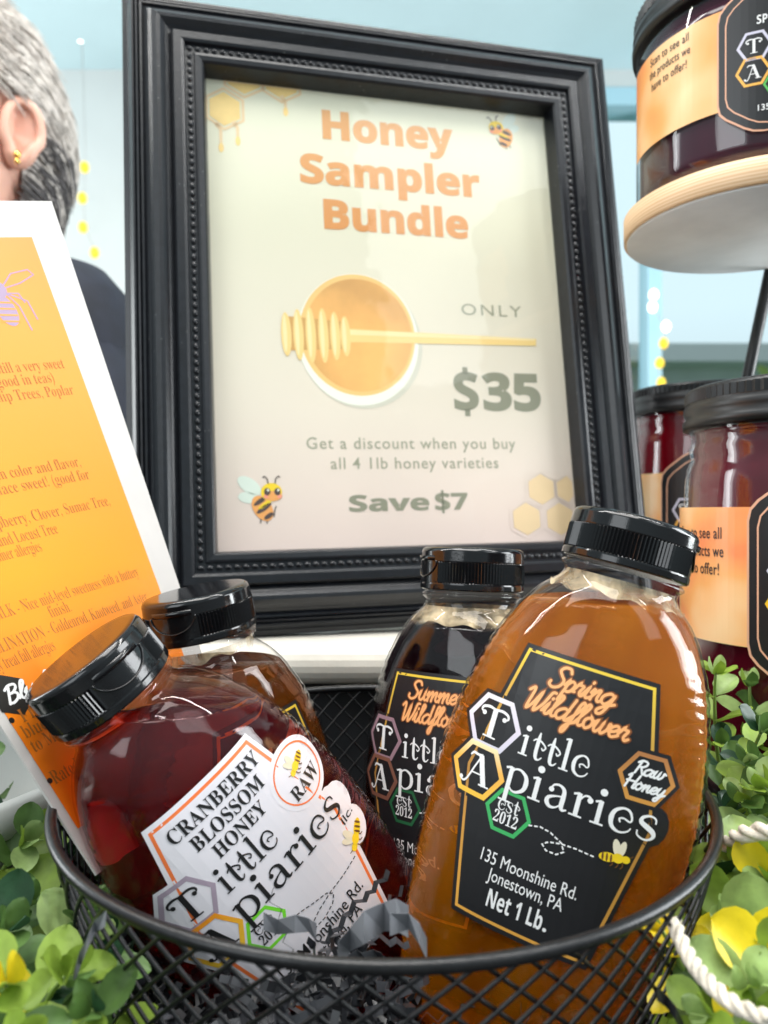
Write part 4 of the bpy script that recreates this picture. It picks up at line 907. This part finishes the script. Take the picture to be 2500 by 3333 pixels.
def sprig(label, group, base, tip, sag, nn, L, pal, name='leafy_sprig', twist=None):
    root = thing(name, label, 'artificial plant', Matrix.Translation(base), group)
    pts = []
    mid = (base+tip)/2+Vector(sag)
    for k in range(17):
        u = k/16; pts.append((base*(1-u)**2+mid*2*u*(1-u)+tip*u*u)-base)
    bs = bmesh.new(); tube(bs, pts, [0.0011-0.0006*k/16 for k in range(17)], 6); link('stem', bs, stemm, root)
    bl = bmesh.new(); a0 = lr.uniform(0, PI) if twist is None else twist
    for i in range(nn):
        u = 0.18+0.82*i/(nn-1); j = u*16; k0 = min(15, int(j)); p = pts[k0].lerp(pts[k0+1], j-k0); t = (pts[k0+1]-pts[k0]).normalized()
        side = t.cross(Vector((0.2, 0.3, 1))).normalized(); up = side.cross(t)
        a = a0+i*PI*0.5+lr.uniform(-.3, .3)
        sc = 1.0 if i < nn-1 else 0.72
        sc *= (0.62+0.62*lr.random())*(1.0-0.25*abs(u-0.55))
        for q in (0, PI):
            o = side*math.cos(a+q)+up*math.sin(a+q)
            dd = (o*0.9+t*lr.uniform(0.25, 0.8)+Vector((0, 0, lr.uniform(-.15, .25)))).normalized(); nn_ = (t*0.8-o*0.35+Vector((0, -0.25, 0.35))).normalized()
            ln = L*sc*lr.uniform(0.85, 1.15)
            leaf(bl, p+o*0.0008, dd, nn_, ln, ln*lr.uniform(0.66, 0.86), lr.choice(pal), lr.uniform(0.02, 0.22), lr.uniform(-0.25, 0.2))
    for q in (0, 2.1, 4.2):
        o = side*math.cos(q)+up*math.sin(q); leaf(bl, pts[-1]-t*0.001, (t+o*0.5), (o-t*0.3), L*0.55, L*0.34, lr.choice(pal), 0.15, -0.1)
    link('leaves', bl, leafm, root)
    return root
LG, RG = 'leafy sprigs left of the basket', 'leafy sprigs right of the basket'
LL = 'green artificial leafy sprig among the leaves at the left of the basket'; RL = 'green artificial leafy sprig in the thick leaves at the right of the basket'
def P3(px, py, d): return cam_pt(px, py, d)
# left: (base px,py,depth) -> (tip px,py,depth)
left = [((-120, 3050, 250), (80, 2740, 235), (0, 1, 3), .015), ((40, 3250, 230), (60, 2950, 215), (0, 1, 1), .0165), ((250, 3150, 215), (290, 2960, 210), (1, 3, 1), .013), ((330, 3280, 212), (330, 3040, 212), (1, 1, 2), .013),
        ((150, 3150, 265), (190, 2800, 255), (2, 2, 1), .015), ((-60, 3300, 200), (20, 3030, 190), (1, 1, 2), .015), ((200, 3450, 185), (215, 3180, 172), (0, 0, 1), .015), ((300, 3450, 200), (340, 3160, 195), (1, 2, 2), .014),
        ((60, 3500, 200), (120, 3230, 180), (1, 1, 2), .014), ((-40, 2950, 290), (40, 2730, 285), (1, 2, 2), .014), ((330, 3500, 178), (300, 3290, 165), (0, 1, 2), .013), ((150, 3350, 240), (170, 3050, 235), (2, 2, 1), .014), ((-50, 3600, 170), (70, 3390, 150), (0, 1, 0), .012)]
for a, b, pal, L in left:
    L *= 1.12; B, T = P3(*a), P3(*b); sprig(LL, LG, B, T, (lr.uniform(-.008, .004), lr.uniform(-.006, .006), 0.004), lr.randint(4, 6), L, pal)
right = [((2380, 2700, 300), (2330, 2190, 290), (0, 0, 3), .0145), ((2480, 2750, 310), (2440, 2230, 300), (0, 3, 1), .0145), ((2420, 2750, 270), (2480, 2380, 255), (1, 0, 2), .015), ((2330, 2800, 290), (2350, 2420, 280), (1, 2, 0), .0145),
         ((2560, 2800, 260), (2440, 2470, 250), (0, 3, 1), .0145), ((2460, 2950, 250), (2420, 2600, 240), (3, 0, 1), .0145), ((2560, 2950, 250), (2490, 2560, 240), (3, 3, 0), .0145), ((2380, 3000, 255), (2360, 2640, 250), (2, 1, 2), .014),
         ((2500, 3050, 230), (2420, 2800, 215), (3, 0, 3), .0145), ((2360, 3100, 250), (2340, 2800, 245), (1, 2, 1), .014), ((2300, 3150, 225), (2330, 2880, 220), (1, 3, 2), .0145), ((2560, 3100, 220), (2490, 2870, 205), (3, 0, 4), .0145),
         ((2420, 3200, 215), (2380, 2960, 200), (3, 3, 0), .0145), ((2300, 3280, 212), (2290, 3030, 205), (0, 1, 3), .0135), ((2520, 3280, 205), (2450, 3050, 190), (3, 0, 4), .0145), ((2400, 3400, 195), (2340, 3150, 185), (0, 3, 1), .0135),
         ((2260, 3450, 198), (2240, 3200, 192), (0, 4, 3), .0125), ((2500, 3450, 185), (2440, 3210, 170), (3, 0, 3), .0135), ((2350, 3550, 178), (2300, 3300, 168), (0, 4, 3), .0125), ((2600, 3400, 190), (2510, 3130, 175), (4, 3, 0), .0135), ((2580, 2600, 300), (2530, 2330, 300), (0, 1, 0), .0145)]
for a, b, pal, L in right:
    B, T = P3(*a), P3(*b); sprig(RL, RG, B, T, (lr.uniform(-.004, .008), lr.uniform(-.006, .006), 0.004), lr.randint(5, 7), L, pal)
sprig('sprig with plain yellow leaves in the bottom left corner, beside the basket', None, P3(60, 3420, 176), P3(20, 3200, 160), (0, 0, .002), 3, .017, (4, 4, 0), 'yellow_sprig')
sprig('sprig with a yellow leaf hanging against the lower right side of the basket', None, P3(2300, 3330, 190), P3(2150, 3020, 188), (0, 0, .002), 4, .0110, (4, 0, 4), 'yellow_sprig')
# low foliage filling the gaps; leaves on the left coloured darker as shade
bm = bmesh.new()
for k in range(1500):
    if k % 2: x = lr.uniform(-.34, -.085)
    else: x = lr.uniform(.085, .34)
    y = lr.uniform(.12, .36); z = lr.uniform(.0, .078)*(0.75 if abs(x) < .13 else 1)
    if math.hypot(x, y-.251) < 0.104+0.012*lr.random(): continue
    if x > 0.12 and y > 0.28: continue
    d = Vector((lr.uniform(-1, 1), lr.uniform(-1, .4), lr.uniform(-.2, 1))); leaf(bm, Vector((x, y, z)), d, Vector((lr.uniform(-.5, .5), -.6, .8)), lr.uniform(.008, .017), lr.uniform(.006, .012), lr.choice((2, 2, 2, 1, 2, 2) if x < 0 else (1, 1, 2, 2, 3, 0)), .1, lr.uniform(-.2, .2))
tag(link('undergrowth', bm, leafm), 'dense low artificial leaves filling the ground around the basket', 'leaves', kind='stuff')

# whitewashed twigs
twm = mat('whitewashed_twig', (0.66, 0.60, 0.50), 0.6, noise=0.3, nscale=220, bump=0.5, bscale=900)
def twig(label, pts, r, strands=3):
    bm = bmesh.new(); n = 40; E = [pts[0]]+pts+[pts[-1]]; C = []
    for j in range(1, len(E)-2):
        p0, p1, p2, p3 = E[j-1:j+3]
        for k in range(12):
            u = k/12; C.append(0.5*((2*p1)+(p2-p0)*u+(2*p0-5*p1+4*p2-p3)*u*u+(3*p1-p0-3*p2+p3)*u**3))
    C.append(pts[-1])
    for s in range(strands):
        q = [c+Vector((math.cos(i*0.5+s*2*PI/strands), 0.5*math.sin(i*0.3), math.sin(i*0.5+s*2*PI/strands)))*r*0.75 for i, c in enumerate(C)]
        tube(bm, q, r*0.72, 7)
    tag(link('twig_strand', bm, twm), label, 'twig')
twig('whitewashed twisted twig bending down beside the lower right of the basket', [P3(2195, 3000, 182), P3(2230, 3090, 172), P3(2290, 3180, 162), P3(2380, 3260, 154), P3(2520, 3330, 146)], .0013)
twig('whitewashed twig arching out to the right from behind the basket rim', [P3(2250, 2830, 262), P3(2335, 2765, 228), P3(2420, 2720, 208), P3(2560, 2700, 196)], .0018)
twig('thin whitewashed twig crossing the leaves below the right end of the rim', [P3(2310, 2740, 270), P3(2370, 2790, 255), P3(2440, 2790, 250), P3(2520, 2760, 245)], .0010, 2)

# white tub at the left edge
bm = bmesh.new(); lathe(bm, [(.105, 0), (.112, .090), (.117, .0915), (.118, .0965), (.1165, .101), (.113, .1025), (.110, .100), (.108, .092), (.100, .004)], 72)
o = link('white_tub', bm, mat('white_tub_enamel', (0.70, 0.70, 0.67), 0.3, noise=0.06, nscale=40)); o.location = (-.224, .300, -.0165)
tag(o, 'white round tub with a rolled rim standing left of the basket behind the leaves', 'tub')

# ------------------------------------------------------------------ person behind the table
skin = mat('skin', (0.72, 0.40, 0.30), 0.45, noise=0.08, nscale=40, Subsurface_Weight=0.25, bump=0.08, bscale=400)
skin.node_tree.nodes['Principled BSDF'].inputs['Subsurface Radius'].default_value = (0.01, 0.004, 0.002)
HC = Vector((-.414, .745, .540)); f = Vector((-.48, -.877, 0)).normalized(); lf = Vector((-f.y, f.x, 0))     # lf: the person's left, the side we see
pr = thing('person', 'grey-haired person with gold earring and navy shirt standing behind the table, face turned away', 'person', Matrix.Translation((HC.x, HC.y, -.745)))
pi = pr.matrix_world.inverted()
# one continuous body: waist, chest, shoulders, neck, head
secs = [(-.95, .13, .10, 0), (-.70, .16, .11, 0), (-.48, .18, .115, 0), (-.32, .20, .118, 0), (-.22, .205, .108, 0), (-.178, .198, .094, .0), (-.152, .172, .082, .0), (-.136, .128, .074, .0), (-.122, .090, .066, .004), (-.108, .066, .062, .008), (-.098, .059, .060, .012),
        (-.085, .058, .072, .02), (-.070, .062, .084, .026), (-.045, .068, .094, .018), (-.015, .073, .098, .008), (.020, .076, .100, .002), (.055, .077, .099, 0), (.085, .070, .090, -.004), (.108, .054, .070, -.008), (.122, .032, .042, -.010), (.128, .010, .014, -.010)]
bm = bmesh.new(); rings = []
NB = 48
for z, a, b, sh_ in secs:
    r = []
    for i in range(NB):
        t = 2*PI*i/NB; c, s = math.cos(t), math.sin(t)
        p = HC+lf*(a*math.copysign(abs(c)**0.9, c))+f*(b*s+sh_)+Vector((0, 0, z))
        if z > -.09 and s > 0.5:
            w = (s-0.5)/0.5
            nose = math.exp(-((z+.012)/.022)**2)*math.exp(-(c/.16)**2)*.026
            brow = math.exp(-((z-.035)/.012)**2)*.004; eye = -math.exp(-((z-.018)/.013)**2)*math.exp(-((abs(c)-.38)/.15)**2)*.009
            mouth = math.exp(-((z+.050)/.012)**2)*math.exp(-(c/.3)**2)*.006; chin = math.exp(-((z+.082)/.016)**2)*math.exp(-(c/.35)**2)*.008
            p += f*(nose+brow*w+eye+mouth+chin)
        r.append(p)
    rings.append(r)
loft(bm, rings, 0, True, True, True)
# ear, grown from the side of the head
ec = HC+lf*.074+f*(-.006)+Vector((0, 0, -.006))
er = []
for k in range(25):
    t = 2*PI*k/24
    er.append(t)
outer = [ec+f*(-.004-.015*math.cos(t)*(1.0 if math.sin(t) > -0.3 else 0.72))+Vector((0, 0, .028*math.sin(t)))+lf*(.004+.012*max(0, math.cos(t))+.003*math.sin(t)) for t in er[:-1]]
tube(bm, outer, [.0046+.0022*max(0, -math.sin(t)) for t in er[:-1]], 8, closed=True)
loft(bm, [[ec+(p-ec)*k-lf*.004*(1-k) for p in outer] for k in (1.0, .75, .45, .1)], 0, True, False, True)
bmesh.ops.recalc_face_normals(bm, faces=bm.faces); bm.transform(pi)
link('body', bm, skin, pr)
# hair: skull cap plus many short strands combed back
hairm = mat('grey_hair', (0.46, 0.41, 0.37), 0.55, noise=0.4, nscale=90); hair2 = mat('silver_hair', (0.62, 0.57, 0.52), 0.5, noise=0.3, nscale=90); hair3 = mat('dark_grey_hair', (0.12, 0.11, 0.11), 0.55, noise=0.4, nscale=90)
bm = bmesh.new(); hr = random.Random(3)
def head_pt(az, el, k=1.0):               # az 0 = the person's left, 90 = face; el up
    c, s = math.cos(az), math.sin(az)
    return HC+(lf*(.078*c)+f*(.101*s-.003))*math.cos(el)*k+Vector((0, 0, .128*math.sin(el)*k+.008))
rings = []
for j in range(9):
    el = math.radians(-38+j*15.5); rr = []
    for i in range(48):
        az = 2*PI*i/48; front = max(0, math.sin(az)); e2 = el
        lo = math.radians(-38 if math.sin(az) < -0.15 else (8 if math.sin(az) < .35 else 46)); e2 = lo+(math.radians(88)-lo)*j/8
        rr.append(head_pt(az, e2, 1.05+0.05*math.sin(3*az+j)*0.4))
    rings.append(rr)
loft(bm, rings, 0, True, False, True)
for k in range(5200):
    az = hr.uniform(0, 2*PI); lo = (-40 if math.sin(az) < -0.12 else (10 if math.sin(az) < .4 else 46)); e = math.radians(hr.uniform(lo, 86))
    if math.cos(az) < -0.35: continue
    cl = math.sin(az*9+e*5)+math.sin(az*17-e*11); L_ = hr.uniform(.75, 1.2)        # locks that lie together
    p = head_pt(az, e, 1.04); q1 = head_pt(az-(.20+.02*cl)*L_, e-.05*L_, 1.09+.018*cl+hr.uniform(0, .03)); q2 = head_pt(az-(.44+.03*cl)*L_, e-(.20+.03*cl)*L_, 1.09+.035*cl+hr.uniform(-.01, .06))
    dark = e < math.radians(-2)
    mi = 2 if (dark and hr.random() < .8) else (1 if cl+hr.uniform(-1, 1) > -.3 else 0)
    tube(bm, [p, p.lerp(q1, .5)+(p-HC).normalized()*.004, q1, q1.lerp(q2, .5)+(q1-HC).normalized()*.002, q2], [.0010, .0012, .0011, .0009, .0003], 3, mi, caps=False)
bm.transform(pi); link('hair', bm, [hairm, hair2, hair3], pr)
# shirt
bm = bmesh.new(); rings = []
for z, a, b, sh_ in [s_ for s_ in secs if s_[0] <= -.108]:
    ex = .013 if z < -.2 else .009
    r = []
    for i in range(NB*2):
        t = PI*i/NB; c, s = math.cos(t), math.sin(t); w = .004*math.sin(7*t+z*30)*(1 if z < -.22 else 0)
        r.append(HC+lf*((a+ex+w)*math.copysign(abs(c)**0.9, c))+f*((b+ex+w)*s+sh_)+Vector((0, 0, z+(.002 if z > -.13 else .006))))
    rings.append(r)
loft(bm, rings, 0, True, False, False)
for sx in (1, -1):                         # sleeves: upper arm hanging down
    A = HC+lf*(sx*.160)+Vector((0, 0, -.215)); B_ = HC+lf*(sx*.225)+f*.02+Vector((0, 0, -.42)); C_ = HC+lf*(sx*.235)+f*.06+Vector((0, 0, -.56))
    tube(bm, [A, A.lerp(B_, .35), B_, C_], [.050, .062, .058, .050], 20)
bm.transform(pi); link('shirt', bm, mat('navy_cloth', (0.008, 0.010, 0.020), 0.75, noise=0.3, nscale=50, bump=0.4, bscale=120), pr)
bm = bmesh.new()
for dz, rr in ((-.026, .0036), (-.032, .0028)):
    i = bmesh.ops.create_icosphere(bm, subdivisions=2, radius=rr)
    for v in i['verts']: v.co += ec+lf*.013+f*.004+Vector((0, 0, dz))
bm.transform(pi); link('earring', bm, mat('gold', (0.85, 0.58, 0.16), 0.2, metal=1.0), pr)

# ------------------------------------------------------------------ window, fairy lights and what stands outside
wf = thing('shop_window', 'wide bright window in the back wall with pale blue frame bars', 'window', Matrix.Translation((.55, 2.5, .30)))
wfm = mat('pale_blue_frame', (0.42, 0.66, 0.76), 0.4); wfi = Matrix.Translation((-.55, -2.5, -.30))
bm = bmesh.new(); box(bm, (.55, 2.49, .30), (.60, 2.598, 1.56)); box(bm, (.60, 2.49, 1.50), (4, 2.598, 1.558)); box(bm, (.60, 2.49, .302), (4, 2.598, .36))
bm.transform(wfi); link('frame', bm, wfm, wf, smooth=False)
for x in (.86, 1.9):
    bm = bmesh.new(); box(bm, (x, 2.50, .361), (x+.045, 2.59, 1.499)); bm.transform(wfi); link('mullion', bm, wfm, wf, smooth=False)
glm = clear_plastic('window_glass', (0.93, 0.97, 0.98), 1.4, 0.02)
bm = bmesh.new(); v = [bm.verts.new(p) for p in ((.60, 2.545, .36), (4, 2.545, .36), (4, 2.545, 1.5), (.60, 2.545, 1.5))]; bm.faces.new(v); bm.transform(wfi); link('pane', bm, glm, wf, smooth=False)
em_y = bpy.data.materials.new('fairy_bulb_warm'); em_y.use_nodes = True; eb = em_y.node_tree.nodes['Principled BSDF']; eb.inputs['Emission Color'].default_value = (1.0, 0.70, 0.03, 1); eb.inputs['Base Color'].default_value = (0.6, 0.4, 0.02, 1); eb.inputs['Emission Strength'].default_value = 0.95
em_w = bpy.data.materials.new('fairy_bulb_white'); em_w.use_nodes = True; eb = em_w.node_tree.nodes['Principled BSDF']; eb.inputs['Emission Color'].default_value = (1.0, 0.93, 0.80, 1); eb.inputs['Emission Strength'].default_value = 2.5
def fairy(label, bulbs, depth):
    root = thing('fairy_lights', label, 'fairy lights', Matrix.Translation(cam_pt(*bulbs[0][:2], depth*1000)))
    i = root.matrix_world.inverted(); pts = [cam_pt(x, y, depth*1000) for x, y, m in bulbs]
    bm = bmesh.new(); tube(bm, [i @ (p+Vector((0, .012, .006))) for p in pts], .0015, 5); link('wire', bm, mat('clear_wire', (0.5, 0.5, 0.48), 0.4), root)
    for p, (x, y, m) in zip(pts, bulbs):
        bm = bmesh.new(); ic = bmesh.ops.create_icosphere(bm, subdivisions=2, radius=.014)
        for v in ic['verts']: v.co.z *= 1.3; v.co += i @ p
        link('bulb', bm, m, root)
fairy('string of warm yellow fairy lights hanging on the pale wall beside the grey-haired person', [(262, 120, em_w), (275, 545, em_y), (268, 645, em_y), (270, 740, em_y), (308, 823, em_y)], 2.35)
fairy('string of fairy lights hanging at the bright window to the right of the frame', [(2128, 960, em_w), (2124, 1000, em_w), (2168, 1063, em_w), (2160, 1118, em_y), (2147, 1182, em_y), (2152, 1246, em_y)], 2.40)
bm = bmesh.new(); box(bm, (-.02, 0, 0), (.02, .04, 1.30)); o = link('white_post', bm, mat('white_post_paint', (0.82, 0.84, 0.84), 0.5), smooth=False); o.location = (1.60, 3.4, -.75); tag(o, 'slim white post outside the window', 'post')
bldg = thing('grey_building', 'low blue grey building far outside the window', 'building', Matrix.Translation((4.0, 9.0, -.95)))
bm = bmesh.new(); box(bm, (-4, 0, 0), (4.5, 3, 2.8)); link('wall', bm, mat('blue_grey_wall', (0.66, 0.74, 0.76), 0.7, noise=0.1, nscale=2), bldg, smooth=False)
bm = bmesh.new(); box(bm, (-4.3, -.5, 2.8), (4.8, 3.3, 3.0)); link('roof', bm, mat('pale_roof', (0.80, 0.84, 0.85), 0.6), bldg, smooth=False)
for x in (-3, -1, 1, 3):
    bm = bmesh.new(); box(bm, (x-.4, -.03, 1.1), (x+.4, -.003, 2.3)); link('window', bm, mat('building_window', (0.25, 0.33, 0.36), 0.15), bldg, smooth=False)
def shrub(label, c, r, h):
    root = thing('shrub', label, 'shrub', Matrix.Translation(c))
    bm = bmesh.new(); tube(bm, [(0, 0, 0), (.02, 0, h*.5)], .05, 8); link('trunk', bm, mat('bark', (0.08, 0.06, 0.04), 0.8), root)
    bm = bmesh.new()
    for k in range(700):
        d = Vector((lr.gauss(0, 1), lr.gauss(0, 1), lr.gauss(0, 1))).normalized()*(lr.random()**.4)
        leaf(bm, Vector((d.x*r, d.y*r, h*.55+d.z*h*.5)), Vector((lr.gauss(0, 1), lr.gauss(0, 1), lr.gauss(0, 1))), Vector((.2, -.3, .9)), .16, .11, lr.choice((0, 1, 3, 3)), .1, 0)
    link('crown', bm, leafm, root)
for i, (x, y, r, h) in enumerate(((1.7, 6.0, .8, 1.9), (3.2, 6.6, .9, 2.2), (4.9, 6.3, 1.0, 2.0))):
    shrub(['round green shrub outside the window, nearest the picture frame', 'taller green shrub outside the window behind the white post', 'wide green shrub outside at the right end of the window'][i], (x, y, -.95), r, h)
